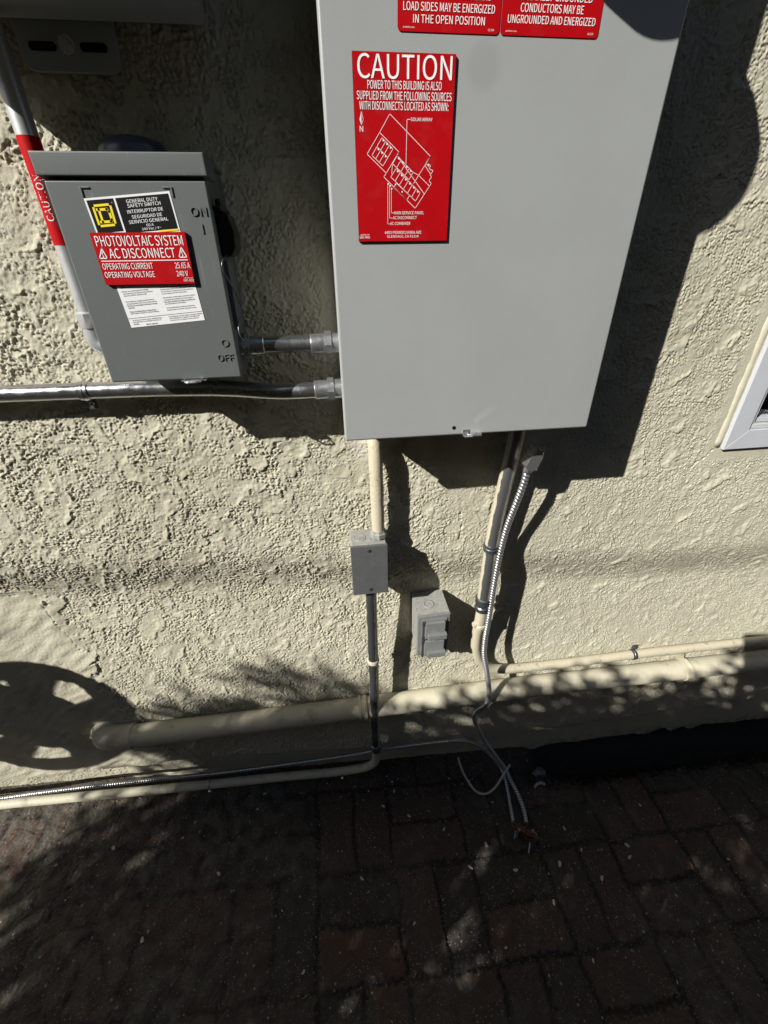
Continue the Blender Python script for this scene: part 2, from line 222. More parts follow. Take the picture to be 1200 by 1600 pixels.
a 591 228.-14,328.10,417.68,420.68,429.0,507.0,507.351,461.521,310.585,183.560,86.511,123.444,201.486,294.505,388.461,412.361,146.291,62.148,109.29,255.64,184.85,154.154,211.245,412.297,412.139,333.83 7.8.9;7.9.10;6.7.14;14.7.13;13.7.10;13.10.12;12.10.11;6.14.15;6.15.16;5.6.23;23.6.16;5.23.24;22.23.16;22.16.17;21.22.17;20.21.17;20.17.18;5.24.3;3.24.25;19.20.18;3.25.2;2.25.19;5.3.4;1.2.19;1.19.18;1.18.0
b 649 348.-14,520.67,596.294,537.506,369.585,275.562,189.505,193.607,193.836,97.836,97.0,173.0,182.59,186.59,266.6,332.67,267.80,193.126,193.426,271.484,345.504,461.446,496.293,449.127 7.8.9;7.9.10;6.7.10;3.4.5;3.5.6;2.3.21;21.3.20;20.3.6;20.6.19;19.6.18;18.6.10;2.21.22;17.18.10;1.2.22;1.22.23;1.23.15;16.17.12;12.17.10;15.16.12;1.15.12;0.1.13;13.1.12;0.13.14;11.12.10
c 536 321.-14,420.6,506.58,464.123,403.83,330.66,202.126,153.285,204.444,333.504,394.491,446.455,495.518,425.565,329.585,137.506,55.285,131.65 13.14.15;12.13.15;11.12.10;10.12.9;9.12.15;9.15.8;8.15.16;7.8.16;6.7.16;6.16.17;5.6.17;2.3.4;2.4.5;2.5.17;2.17.0;1.2.0
d 651 291.-14,387.10,464.67,467.67,476.0,555.0,555.836,458.836,458.617,463.519,389.567,303.585,130.504,56.285,120.64,312.67,196.125,154.286,203.444,319.504,389.490,458.444,458.145,387.86 5.6.7;5.7.8;5.8.9;10.11.12;9.10.12;5.9.21;21.9.20;20.9.19;19.9.12;18.19.12;18.12.13;5.21.22;17.18.13;16.17.13;16.13.14;5.22.3;3.22.23;15.16.14;3.23.15;5.3.4;2.3.15;1.2.15;1.15.14;1.14.0
e 582 328.-14,431.3,515.44,481.108,414.75,338.63,205.117,149.263,534.263,537.288,538.317,479.512,310.585,133.505,55.285,134.65,148.331,204.462,312.508,416.463,454.331 11.12.13;10.11.19;19.11.18;18.11.13;17.18.13;17.13.14;10.19.20;16.17.14;10.20.16;10.16.14;9.10.14;8.9.14;8.14.7;7.14.15;6.7.15;5.6.15;2.3.4;2.4.5;5.15.0;2.5.0;1.2.0
f 341 35.493,112.493,112.0,208.0,208.493,329.493,329.570,208.570,208.661,228.744,289.773,321.769,353.757,374.832,330.845,278.850,153.799,112.662,112.570,35.565 14.15.16;13.14.16;12.13.11;11.13.16;11.16.10;10.16.9;9.16.17;8.9.17;8.17.18;7.8.18;5.6.7;5.7.18;5.18.19;5.19.0;4.5.0;3.4.1;1.4.0;3.1.2
g 592 289.-263,499.-204,578.-65,528.38,379.70,267.70,188.88,167.132,178.172,204.201,245.186,288.181,436.234,497.379,484.447,451.497,567.497,567.570,369.570,333.581,288.585,138.530,75.381,98.290,149.228,149.224,106.181,86.118,101.61,138.24,138.19,75.-39,54.-110,119.-223,288.246,203.282,167.381,203.480,288.515,374.480,410.381,374.282,303.-196,181.-169,138.-97,151.-47,195.0,234.-7,269.-8,368.-8,454.-25,483.-81,434.-161 19.20.21;18.19.21;16.17.18;16.18.21;16.21.38;38.21.37;37.21.22;16.38.15;15.38.39;14.15.39;14.39.40;36.37.22;13.14.40;13.40.41;35.36.22;35.22.23;12.13.41;35.23.24;12.41.34;34.35.24;12.34.24;11.12.24;11.24.25;11.25.9;9.25.26;11.9.10;8.9.26;8.26.27;7.8.27;6.7.27;6.27.28;5.6.28;3.4.5;3.5.28;3.28.29;2.3.50;50.3.49;49.3.29;49.29.30;49.30.46;46.30.31;49.46.47;45.46.31;49.47.48;2.50.51;45.31.32;44.45.32;1.2.51;1.51.52;43.44.32;43.32.33;1.52.42;42.43.33;1.42.33;0.1.33
h 638 97.0,193.0,193.414,270.479,349.501,431.465,457.349,457.0,553.0,553.361,510.528,378.585,274.557,189.489,193.607,193.836,97.836 14.15.16;14.16.0;13.14.0;10.11.12;10.12.13;9.10.5;5.10.4;4.10.13;3.4.13;3.13.2;2.13.0;9.5.6;1.2.0;8.9.6;8.6.7
i 289 145.688,191.705,209.752,191.797,145.814,99.797,82.752,99.705,97.0,193.0,193.570,97.570 8.10.11;8.9.10;5.3.4;6.3.5;6.2.3;7.2.6;7.1.2;0.1.7
j 289 145.688,191.705,209.752,191.797,145.814,99.797,81.752,99.705,37.-254,158.-203,193.-65,193.570,98.570,98.-65,84.-147,27.-178,-2.-174,-27.-167,-46.-239,-10.-250 13.11.12;13.10.11;14.10.13;14.9.10;15.9.14;18.16.17;18.15.16;18.9.15;18.8.9;19.8.18;5.3.4;6.3.5;6.2.3;7.2.6;7.1.2;0.1.7
k 580 97.0,191.0,191.150,298.275,465.0,569.0,354.340,544.570,437.570,195.270,191.270,191.836,97.836 10.11.12;10.12.0;6.7.8;6.8.9;5.6.3;3.6.9;5.3.4;2.3.9;2.9.10;2.10.0;1.2.0
l 298 197.-14,230.-11,253.-5,239.68,228.66,220.66,201.76,193.107,193.836,97.836,97.113,120.20 7.8.9;7.9.10;7.10.11;6.7.11;5.6.11;2.3.4;2.4.5;2.5.11;2.11.0;1.2.0
m 973 97.0,193.0,193.414,268.480,336.501,416.465,442.349,442.0,538.0,538.414,613.480,682.501,762.465,788.349,788.0,883.0,883.361,841.528,711.585,613.554,522.476,468.556,364.585,269.557,187.487,185.487,175.570,97.570 17.18.19;21.22.23;25.26.27;25.27.0;21.23.24;20.21.4;4.21.24;17.19.20;16.17.12;12.17.11;11.17.20;10.11.20;20.4.5;3.4.24;3.24.25;3.25.2;2.25.0;9.10.20;9.20.5;16.12.13;9.5.6;8.9.6;1.2.0;15.16.13;15.13.14;8.6.7
n 641 97.0,193.0,193.414,270.479,349.501,431.465,457.349,457.0,553.0,553.361,510.528,378.585,274.557,187.487,185.487,175.570,97.570 10.11.12;14.15.16;14.16.0;10.12.13;9.10.5;5.10.4;4.10.13;3.4.13;3.13.14;3.14.2;2.14.0;9.5.6;1.2.0;8.9.6;8.6.7
o 637 318.-14,502.65,582.285,502.506,318.585,134.506,55.285,134.65,318.66,199.126,153.285,199.444,318.504,438.444,484.285,438.126 3.4.5;2.3.13;13.3.12;12.3.5;12.5.11;11.5.6;2.13.14;10.11.6;1.2.14;1.14.15;9.10.6;9.6.7;1.15.8;8.9.7;1.8.7;1.7.0
p 651 97.-241,193.-241,193.-47,190.53,269.3,348.-14,520.67,596.294,537.506,369.585,272.561,187.504,185.504,175.570,97.570,332.67,267.80,193.126,193.426,272.484,345.504,461.446,496.293,449.127 8.9.10;12.13.14;12.14.0;8.10.11;7.8.21;21.8.20;20.8.11;19.20.11;19.11.12;19.12.18;18.12.0;7.21.22;17.18.0;6.7.22;6.22.23;6.23.15;16.17.3;3.17.0;15.16.3;6.15.3;5.6.3;5.3.4;2.3.0;1.2.0
q 651 458.-241,555.-241,555.570,478.570,468.517,466.517,391.567,303.585,130.504,56.285,120.64,291.-14,385.9,463.66,458.-38,312.67,196.125,154.286,203.444,319.504,389.490,458.444,458.145,387.86 6.7.8;1.2.3;1.3.4;5.6.8;1.4.5;1.5.21;21.5.20;20.5.19;19.5.8;18.19.8;18.8.9;1.21.22;17.18.9;16.17.9;16.9.10;1.22.13;13.22.23;15.16.10;13.23.15;13.15.10;1.13.14;12.13.10;12.10.11;1.14.0
r 408 97.0,193.0,193.367,261.469,336.499,366.497,392.489,410.572,382.582,349.585,259.553,187.466,185.466,175.570,97.570 8.9.10;7.8.10;6.7.10;12.13.14;12.14.0;6.10.5;5.10.4;4.10.11;3.4.11;2.3.11;2.11.12;2.12.0;1.2.0
s 492 246.-14,400.36,453.155,397.271,279.329,194.367,157.428,182.486,263.511,332.496,392.460,438.520,360.566,262.585,116.538,65.423,118.315,231.258,320.217,361.150,334.87,249.61,158.80,80.129,34.65,129.9 12.13.14;11.12.14;11.14.8;8.14.7;7.14.15;10.11.9;9.11.8;6.7.15;5.6.15;5.15.16;4.5.16;3.4.16;3.16.17;2.3.18;18.3.17;2.18.19;1.2.19;1.19.20;22.23.24;1.20.21;21.22.24;21.24.25;1.21.25;0.1.25
t 396 275.-14,329.-7,381.7,362.80,331.69,297.64,228.93,209.173,209.493,364.493,364.570,209.570,209.731,129.731,119.570,28.565,28.493,113.493,113.176,149.38 11.12.13;11.13.14;9.10.11;9.11.14;9.14.15;9.15.16;8.9.16;7.8.17;17.8.16;7.17.18;7.18.19;6.7.19;5.6.19;2.3.4;2.4.5;2.5.19;2.19.0;1.2.0
u 638 264.-14,367.15,452.89,455.89,462.0,542.0,542.570,446.570,446.166,371.92,292.69,210.105,185.221,185.570,88.570,88.209,131.43 5.6.7;5.7.8;12.13.14;12.14.15;11.12.15;11.15.16;5.8.3;3.8.9;10.11.16;3.9.2;2.9.10;5.3.4;1.2.10;1.10.16;1.16.0
v 547 220.0,332.0,534.570,439.570,331.246,305.161,278.78,273.78,247.161,221.246,113.570,14.570 1.2.3;1.3.4;9.10.11;9.11.0;1.4.5;8.9.0;1.5.6;7.8.0;1.6.7;1.7.0
w 842 187.0,298.0,379.306,399.387,418.472,423.472,442.388,462.308,544.0,661.0,815.570,723.570,640.241,622.160,605.82,600.82,580.160,560.241,471.570,377.570,288.241,268.160,250.82,245.82,228.160,211.241,126.570,28.570 9.10.11;9.11.12;17.18.19;17.19.5;5.19.4;4.19.20;25.26.27;25.27.0;17.5.6;3.4.20;17.6.7;2.3.20;17.7.8;1.2.20;9.12.13;16.17.8;1.20.21;24.25.0;9.13.14;15.16.8;1.21.22;23.24.0;9.14.15;9.15.8;1.22.23;1.23.0
x 523 16.0,117.0,193.133,222.185,251.235,256.235,288.185,318.133,402.0,507.0,319.288,493.570,393.570,322.445,297.398,272.350,267.350,238.398,211.445,134.570,30.570,204.297 10.11.12;10.12.13;18.19.20;18.20.21;10.13.14;17.18.21;10.14.15;16.17.21;10.15.16;10.16.21;10.21.4;4.21.0;9.10.5;5.10.4;9.5.6;3.4.0;9.6.7;2.3.0;9.7.8;1.2.0
y 547 106.-246,240.-189,319.-48,534.570,440.570,337.254,314.174,291.92,286.92,257.175,229.254,113.570,14.570,243.-1,230.-44,181.-132,102.-167,78.-164,58.-158,39.-234,69.-243 2.3.4;2.4.5;10.11.12;10.12.13;2.5.6;9.10.13;8.9.13;2.6.7;2.7.8;2.8.13;2.13.14;2.14.15;1.2.15;1.15.16;17.18.19;16.17.19;1.16.19;0.1.19;0.19.20
z 499 37.0,468.0,468.78,158.78,459.519,459.570,69.570,69.493,337.493,37.51 4.5.6;4.6.7;3.4.8;8.4.7;3.8.9;1.2.3;1.3.9;1.9.0
• 1050 525.511,446.478,414.399,446.320,525.288,604.320,637.399,604.478 7.0.1;6.7.1;6.1.2;5.6.2;5.2.3;4.5.3
á 591 296.672,480.853,414.916,248.721,228.-14,328.10,417.68,420.68,429.0,507.0,507.351,461.521,310.585,183.560,86.511,123.444,201.486,294.505,388.461,412.361,146.291,62.148,109.29,255.64,184.85,154.154,211.245,412.297,412.139,333.83 13.11.12;14.11.13;14.17.11;17.18.11;18.10.11;15.16.14;16.17.14;19.10.18;20.10.19;20.27.10;27.9.10;20.26.27;28.9.27;21.26.20;21.25.26;21.24.25;22.24.21;29.7.28;7.9.28;22.23.24;23.6.29;6.7.29;23.5.6;8.9.7;22.5.23;4.5.22;3.1.2;3.0.1
ó 637 300.672,485.853,418.916,251.721,318.-14,502.65,582.285,502.506,318.585,134.506,55.285,134.65,318.66,199.126,153.285,199.444,318.504,438.444,484.285,438.126 9.7.8;10.15.9;15.16.9;16.7.9;16.17.7;17.6.7;10.14.15;18.6.17;11.14.10;11.13.14;19.6.18;19.5.6;12.5.19;11.12.13;11.5.12;4.5.11;3.1.2;3.0.1
í 289 97.0,193.0,193.570,97.570,129.672,313.853,245.916,79.721 5.6.7;5.7.4;1.2.3;0.1.3""".split('\n'):
    _c, _a, _v, _f = _row.split(' ')
    GLYPHS[_c] = (int(_a), [tuple(int(k) for k in q.split('.')) for q in _v.split(',')], [tuple(int(k) for k in q.split('.')) for q in _f.split(';')])

def glyphs(s):
    v, f, x = [], [], 0
    for ch in s:
        if ch == ' ': x += 235; continue
        a, gv, gf = GLYPHS[ch]; n = len(v)
        v += [((p[0]+x)/1000, p[1]/1000) for p in gv]; f += [tuple(k+n for k in t) for t in gf]; x += a
    return v, f

def text(bm, s, x0, x1, z0, z1, d, bold=0.0, mi=0, slope=0.0, place=None, raise_=0.0):
    """string s fitted to the box x0..x1, z0..z1 on the plane at depth d"""
    v, f = glyphs(s)
    lx = min(q[0] for q in v); hx = max(q[0] for q in v)
    ly, hy = (0.0, .771) if s.upper() == s and ',' not in s else (min(q[1] for q in v), max(q[1] for q in v))
    sy = (z1-z0)/(hy-ly); sx = (x1-x0)/(hx-lx); made = []
    for k in range(2 if bold else 1):
        bv = []
        for q in v:
            X = x0+(q[0]-lx)*sx+k*bold*sy; Z = z0+(q[1]-ly)*sy
            Z += slope*(X-x0)
            bv.append(bm.verts.new(place(X, Z) if place else (X, -d-k*.00006, Z)))
        for t in f:
            fc = bm.faces.new([bv[i] for i in t]); fc.material_index = mi; made.append(fc)
    if raise_:
        g = bmesh.ops.extrude_face_region(bm, geom=made)
        for e in g['geom']:
            if isinstance(e, bmesh.types.BMVert): e.co.y -= raise_

def flatpoly(bm, pts, d, mi=0):
    return bm.faces.new([bm.verts.new((x, -d, z)) for x, z in pts])

def strokes(bm, lines, wd, d, close=False, mi=0):
    """thin printed lines through points"""
    for L in lines:
        q = list(L)+([L[0]] if close else [])
        for (ax, az), (bx_, bz) in zip(q[:-1], q[1:]):
            v = Vector((bx_-ax, bz-az)); 
            if v.length < 1e-7: continue
            v.normalize(); nx, nz = -v.y*wd/2, v.x*wd/2; ex, ez = v.x*wd/2, v.y*wd/2
            flatpoly(bm, [(ax+nx-ex, az+nz-ez), (bx_+nx+ex, bz+nz+ez), (bx_-nx+ex, bz-nz+ez), (ax-nx-ex, az-nz-ez)], d).material_index = mi

def grid_mesh(name, X, Y, Z, keep=None):
    n, m = X.shape
    me = bpy.data.meshes.new(name)
    me.vertices.add(n*m)
    me.vertices.foreach_set('co', np.stack([X, Y, Z], -1).astype(np.float32).ravel())
    i = np.arange(n*m).reshape(n, m)
    q = np.stack([i[:-1, :-1], i[:-1, 1:], i[1:, 1:], i[1:, :-1]], -1)
    if keep is not None: q = q[keep]
    q = q.reshape(-1, 4); k = len(q)
    me.loops.add(k*4); me.polygons.add(k)
    me.loops.foreach_set('vertex_index', q.astype(np.int32).ravel())
    me.polygons.foreach_set('loop_start', np.arange(0, k*4, 4, dtype=np.int32))
    me.polygons.foreach_set('use_smooth', np.ones(k, dtype=bool))
    me.update(calc_edges=True)
    return me

def attr(me, name, A):
    a = me.attributes.new(name, 'FLOAT', 'POINT'); a.data.foreach_set('value', A.astype(np.float32).ravel())

def bandnoise(shape, dx, lam, seed, width=.35, ani=(1, 1), rot=0.0):
    rng = np.random.default_rng(seed)
    f = np.fft.rfft2(rng.standard_normal(shape))
    qy = np.fft.fftfreq(shape[0], dx)[:, None]; qx = np.fft.rfftfreq(shape[1], dx)[None, :]; ca, sa = math.cos(rot), math.sin(rot)
    kx = (qx*ca+qy*sa)*ani[1]; ky = (-qx*sa+qy*ca)*ani[0]
    k = np.sqrt(kx**2+ky**2); k[0, 0] = 1e-9
    h = np.fft.irfft2(f*np.exp(-(np.log(k*lam))**2/(2*width**2))/np.sqrt(k), shape)
    return h/h.std()

def sstep(x, a, b):
    t = np.clip((x-a)/(b-a), 0, 1); return t*t*(3-2*t)

# ------------------------------------------------------------------ materials
def mat(name, col, rough=.5, metal=0.0, var=.12, vscale=25.0, bump=0.0, bscale=400.0, spec=.5, col2=None, thresh=(.45, .65), rvar=0.0, coat=0.0, streak=None):
    m = bpy.data.materials.new(name); m.use_nodes = True
    n = m.node_tree.nodes; l = m.node_tree.links; b = n['Principled BSDF']
    b.inputs['Roughness'].default_value = rough; b.inputs['Metallic'].default_value = metal
    b.inputs['Specular IOR Level'].default_value = spec
    if coat: b.inputs['Coat Weight'].default_value = coat; b.inputs['Coat Roughness'].default_value = .12
    tc = n.new('ShaderNodeTexCoord')
    src = tc.outputs['Object']
    if streak:
        mp = n.new('ShaderNodeMapping'); mp.inputs['Scale'].default_value = streak
        l.new(src, mp.inputs[0]); src = mp.outputs[0]
    nz = n.new('ShaderNodeTexNoise'); nz.inputs['Scale'].default_value = vscale; nz.inputs['Detail'].default_value = 8; nz.inputs['Roughness'].default_value = .65
    l.new(src, nz.inputs['Vector'])
    mx = n.new('ShaderNodeMix'); mx.data_type = 'RGBA'
    c2 = col2 or tuple(c*(1-var) for c in col); c1 = col if col2 else tuple(min(1, c*(1+var)) for c in col)
    mx.inputs['A'].default_value = (*c1, 1); mx.inputs['B'].default_value = (*c2, 1)
    mr = n.new('ShaderNodeMapRange'); mr.inputs['From Min'].default_value = thresh[0] if col2 else .3; mr.inputs['From Max'].default_value = thresh[1] if col2 else .7
    l.new(nz.outputs[0], mr.inputs['Value']); l.new(mr.outputs[0], mx.inputs['Factor']); l.new(mx.outputs['Result'], b.inputs['Base Color'])
    if rvar:
        m2 = n.new('ShaderNodeMapRange'); m2.inputs['From Min'].default_value = .3; m2.inputs['From Max'].default_value = .7
        m2.inputs['To Min'].default_value = max(.02, rough-rvar); m2.inputs['To Max'].default_value = min(1, rough+rvar)
        l.new(nz.outputs[0], m2.inputs['Value']); l.new(m2.outputs[0], b.inputs['Roughness'])
    if bump:
        n2 = n.new('ShaderNodeTexNoise'); n2.inputs['Scale'].default_value = bscale; n2.inputs['Detail'].default_value = 4
        l.new(tc.outputs['Object'], n2.inputs['Vector'])
        bp = n.new('ShaderNodeBump'); bp.inputs['Strength'].default_value = 1.0; bp.inputs['Distance'].default_value = bump
        l.new(n2.outputs[0], bp.inputs['Height']); l.new(bp.outputs[0], b.inputs['Normal'])
    return m

def node_mix(n, l, a, b_, fac):
    mx = n.new('ShaderNodeMix'); mx.data_type = 'RGBA'
    for s, v in (('A', a), ('B', b_)):
        if isinstance(v, tuple): mx.inputs[s].default_value = (*v, 1)
        else: l.new(v, mx.inputs[s])
    l.new(fac, mx.inputs['Factor']); return mx.outputs['Result']

M = {}
M['panel'] = mat('panel_paint', (.300, .314, .312), .42, var=.04, vscale=9, bump=.00008, bscale=900, rvar=.06)
def scuffs(m, scale, lo, hi, col, k):
    n = m.node_tree.nodes; l = m.node_tree.links; b = n['Principled BSDF']; src = b.inputs['Base Color'].links[0].from_socket
    g = n.new('ShaderNodeNewGeometry').outputs['Position']; mp = n.new('ShaderNodeMapping'); mp.inputs['Scale'].default_value = scale; mp.inputs['Rotation'].default_value = (0, math.radians(35), 0)
    l.new(g, mp.inputs[0]); z = n.new('ShaderNodeTexNoise'); z.inputs['Scale'].default_value = 1; z.inputs['Detail'].default_value = 5; l.new(mp.outputs[0], z.inputs['Vector'])
    mr = n.new('ShaderNodeMapRange'); mr.inputs['From Min'].default_value = lo; mr.inputs['From Max'].default_value = hi; mr.inputs['To Max'].default_value = k
    l.new(z.outputs[0], mr.inputs['Value']); mx = n.new('ShaderNodeMix'); mx.data_type = 'RGBA'; l.new(mr.outputs[0], mx.inputs['Factor']); l.new(src, mx.inputs['A']); mx.inputs['B'].default_value = (*col, 1)
    l.new(mx.outputs['Result'], b.inputs['Base Color'])
def smudge(m, spots):
    n = m.node_tree.nodes; l = m.node_tree.links; b = n['Principled BSDF']; src = b.inputs['Base Color'].links[0].from_socket
    g = n.new('ShaderNodeNewGeometry').outputs['Position']
    for (x, z), r, col, k in spots:
        d = n.new('ShaderNodeVectorMath'); d.operation = 'DISTANCE'; d.inputs[1].default_value = (x, -.123, z); l.new(g, d.inputs[0])
        mr = n.new('ShaderNodeMapRange'); mr.inputs['From Min'].default_value = r; mr.inputs['From Max'].default_value = r*.45; mr.inputs['To Max'].default_value = k; mr.interpolation_type = 'SMOOTHSTEP'
        l.new(d.outputs['Value'], mr.inputs['Value']); src = node_mix(n, l, src, col, mr.outputs[0])
    l.new(src, b.inputs['Base Color'])
M['switch'] = mat('switch_paint', (.106, .117, .115), .42, var=.10, vscale=14, bump=.00007, bscale=700, rvar=.08)
M['dkgray'] = mat('dark_gray_paint', (.10, .115, .12), .45, var=.1)
M['inverter'] = mat('inverter_paint', (.33, .345, .34), .5, var=.05)
M['galv'] = mat('galvanized_steel', (.58, .595, .61), .22, .95, var=.14, vscale=60, bump=.00005, bscale=300, rvar=.12)
M['galv_lit'] = mat('sunlit_galvanized_steel', (.52, .53, .54), .42, .6, var=.14, vscale=60, bump=.00005, bscale=300, rvar=.1)  # lit copy of the galvanized steel, sunlit look put into the material
M['galv_dark'] = mat('weathered_steel', (.17, .18, .195), .40, .85, var=.3, vscale=45, bump=.0001, bscale=250, rvar=.15)
M['zinc'] = mat('zinc_fitting', (.58, .59, .60), .30, .88, var=.2, vscale=90, bump=.00015, bscale=350, rvar=.15)
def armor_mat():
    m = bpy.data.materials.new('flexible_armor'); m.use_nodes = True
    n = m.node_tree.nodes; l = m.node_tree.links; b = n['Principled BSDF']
    a = n.new('ShaderNodeAttribute'); a.attribute_name = 'groove_shade'
    c = node_mix(n, l, (.60, .61, .63), (.15, .15, .155), a.outputs['Fac'])  # occlusion between the armor ridges painted in as dark grooves
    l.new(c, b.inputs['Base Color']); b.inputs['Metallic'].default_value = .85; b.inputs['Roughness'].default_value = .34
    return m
M['red'] = mat('sign_red', (.38, .002, .005), .5, var=.06, vscale=30, spec=.12)
M['white'] = mat('sign_white', (.80, .80, .80), .5, var=.03)
M['black'] = mat('label_black', (.007, .007, .008), .5, var=.2, spec=.15)
M['yellow'] = mat('label_yellow', (.80, .62, .02), .5, var=.05)
M['paper'] = mat('label_paper', (.72, .73, .74), .5, var=.04, vscale=40)
M['blackplastic'] = mat('black_plastic', (.012, .012, .014), .35, var=.2)
M['knob'] = mat('blue_black_plastic', (.055, .068, .10), .3, var=.1)
M['jb'] = mat('cast_aluminium_paint', (.12, .124, .126), .48, .25, var=.16, vscale=55, bump=.0001, bscale=500, rvar=.1)
M['jbtop'] = mat('dusty_grey_paint', (.28, .275, .255), .75, var=.25, vscale=170, bump=.0002, bscale=600, col2=(.19, .19, .18))
M['outlet'] = mat('grey_outlet_plastic', (.17, .174, .172), .5, var=.14, vscale=60, rvar=.1)
M['beige'] = mat('beige_pipe_paint', (.47, .43, .32), .55, vscale=48, bump=.0006, bscale=150, col2=(.27, .245, .18), thresh=(.58, .68))
M['beige_dirty'] = mat('beige_pipe_paint_dirty', (.52, .485, .37), .6, vscale=26, bump=.0006, bscale=140, col2=(.26, .235, .165), thresh=(.55, .75))
M['vinyl'] = mat('white_vinyl', (.46, .48, .515), .35, var=.03, vscale=12)
M['caulk'] = mat('cream_caulk', (.53, .50, .385), .6, var=.08, vscale=40, bump=.0006, bscale=120)
M['rust'] = mat('rusty_bronze', (.12, .050, .028), .65, .4, var=.4, vscale=160, bump=.0006, bscale=500)
M['wire'] = mat('white_wire_insulation', (.42, .41, .38), .45, var=.15, vscale=60)
M['scrap'] = mat('pale_debris', (.42, .41, .36), .8, var=.25, vscale=90)
M['wood'] = mat('fence_board_wood', (.16, .10, .06), .75, var=.35, vscale=9, bump=.001, bscale=60, streak=(1, 1, .12))
M['sky_blocker'] = mat('sky_blocker_dull_green', (.14, .15, .115), .8, var=.15, vscale=3)
M['bark'] = mat('shrub_bark', (.10, .075, .05), .85, var=.3, vscale=60, bump=.002, bscale=80)
M['hose'] = mat('green_hose', (.02, .09, .035), .4, var=.1)
M['reel'] = mat('reel_plastic', (.05, .055, .05), .45, var=.1)
M['screen'] = mat('phone_body', (.02, .02, .022), .2, var=.1)

def leaf_mat():
    m = bpy.data.materials.new('shrub_leaf'); m.use_nodes = True
    n = m.node_tree.nodes; l = m.node_tree.links; b = n['Principled BSDF']
    g = n.new('ShaderNodeNewGeometry'); cr = n.new('ShaderNodeValToRGB')
    cr.color_ramp.elements[0].color = (.02, .05, .012, 1); cr.color_ramp.elements[1].color = (.06, .11, .025, 1)
    l.new(g.outputs['Random Per Island'], cr.inputs[0]); l.new(cr.outputs[0], b.inputs['Base Color'])
    b.inputs['Roughness'].default_value = .45
    return m
M['leaf'] = leaf_mat(); M['alu'] = armor_mat()

def glass_mat():
    m = bpy.data.materials.new('window_glass'); m.use_nodes = True
    b = m.node_tree.nodes['Principled BSDF']
    b.inputs['Base Color'].default_value = (.9, .95, .94, 1); b.inputs['Roughness'].default_value = .02
    b.inputs['Transmission Weight'].default_value = 1.0; b.inputs['IOR'].default_value = 1.45
    return m
M['glass'] = glass_mat()

def ramp(n, l, src, a, b_):
    mr = n.new('ShaderNodeMapRange'); mr.inputs['From Min'].default_value = a; mr.inputs['From Max'].default_value = b_
    l.new(src, mr.inputs['Value']); return mr.outputs[0]

def noise(n, l, src, scale, detail=6, rough=.6):
    z = n.new('ShaderNodeTexNoise'); z.inputs['Scale'].default_value = scale; z.inputs['Detail'].default_value = detail; z.inputs['Roughness'].default_value = rough
    l.new(src, z.inputs['Vector']); return z.outputs[0]

def stucco_mat():
    m = bpy.data.materials.new('painted_stucco'); m.use_nodes = True
    n = m.node_tree.nodes; l = m.node_tree.links; b = n['Principled BSDF']
    g = n.new('ShaderNodeNewGeometry').outputs['Position']
    a = n.new('ShaderNodeAttribute'); a.attribute_name = 'mortar'
    c = node_mix(n, l, (.485, .461, .360), (.415, .393, .305), ramp(n, l, noise(n, l, g, 5, 8), .35, .65))
    c = node_mix(n, l, c, (.340, .318, .225), ramp(n, l, noise(n, l, g, 38, 8, .7), .54, .78))
    c = node_mix(n, l, c, (.360, .335, .245), ramp(n, l, noise(n, l, g, 2.2, 9, .7), .52, .80))
    c = node_mix(n, l, c, (.40, .375, .33), a.outputs['Fac'])
    d = n.new('ShaderNodeAttribute'); d.attribute_name = 'dirt'
    c = node_mix(n, l, c, (.17, .155, .115), d.outputs['Fac'])
    l.new(c, b.inputs['Base Color']); b.inputs['Roughness'].default_value = .72; b.inputs['Specular IOR Level'].default_value = .3
    bp = n.new('ShaderNodeBump'); bp.inputs['Distance'].default_value = .0009; bp.inputs['Strength'].default_value = .9
    l.new(noise(n, l, g, 330, 6, .65), bp.inputs['Height']); l.new(bp.outputs[0], b.inputs['Normal'])
    return m
M['stucco'] = stucco_mat()

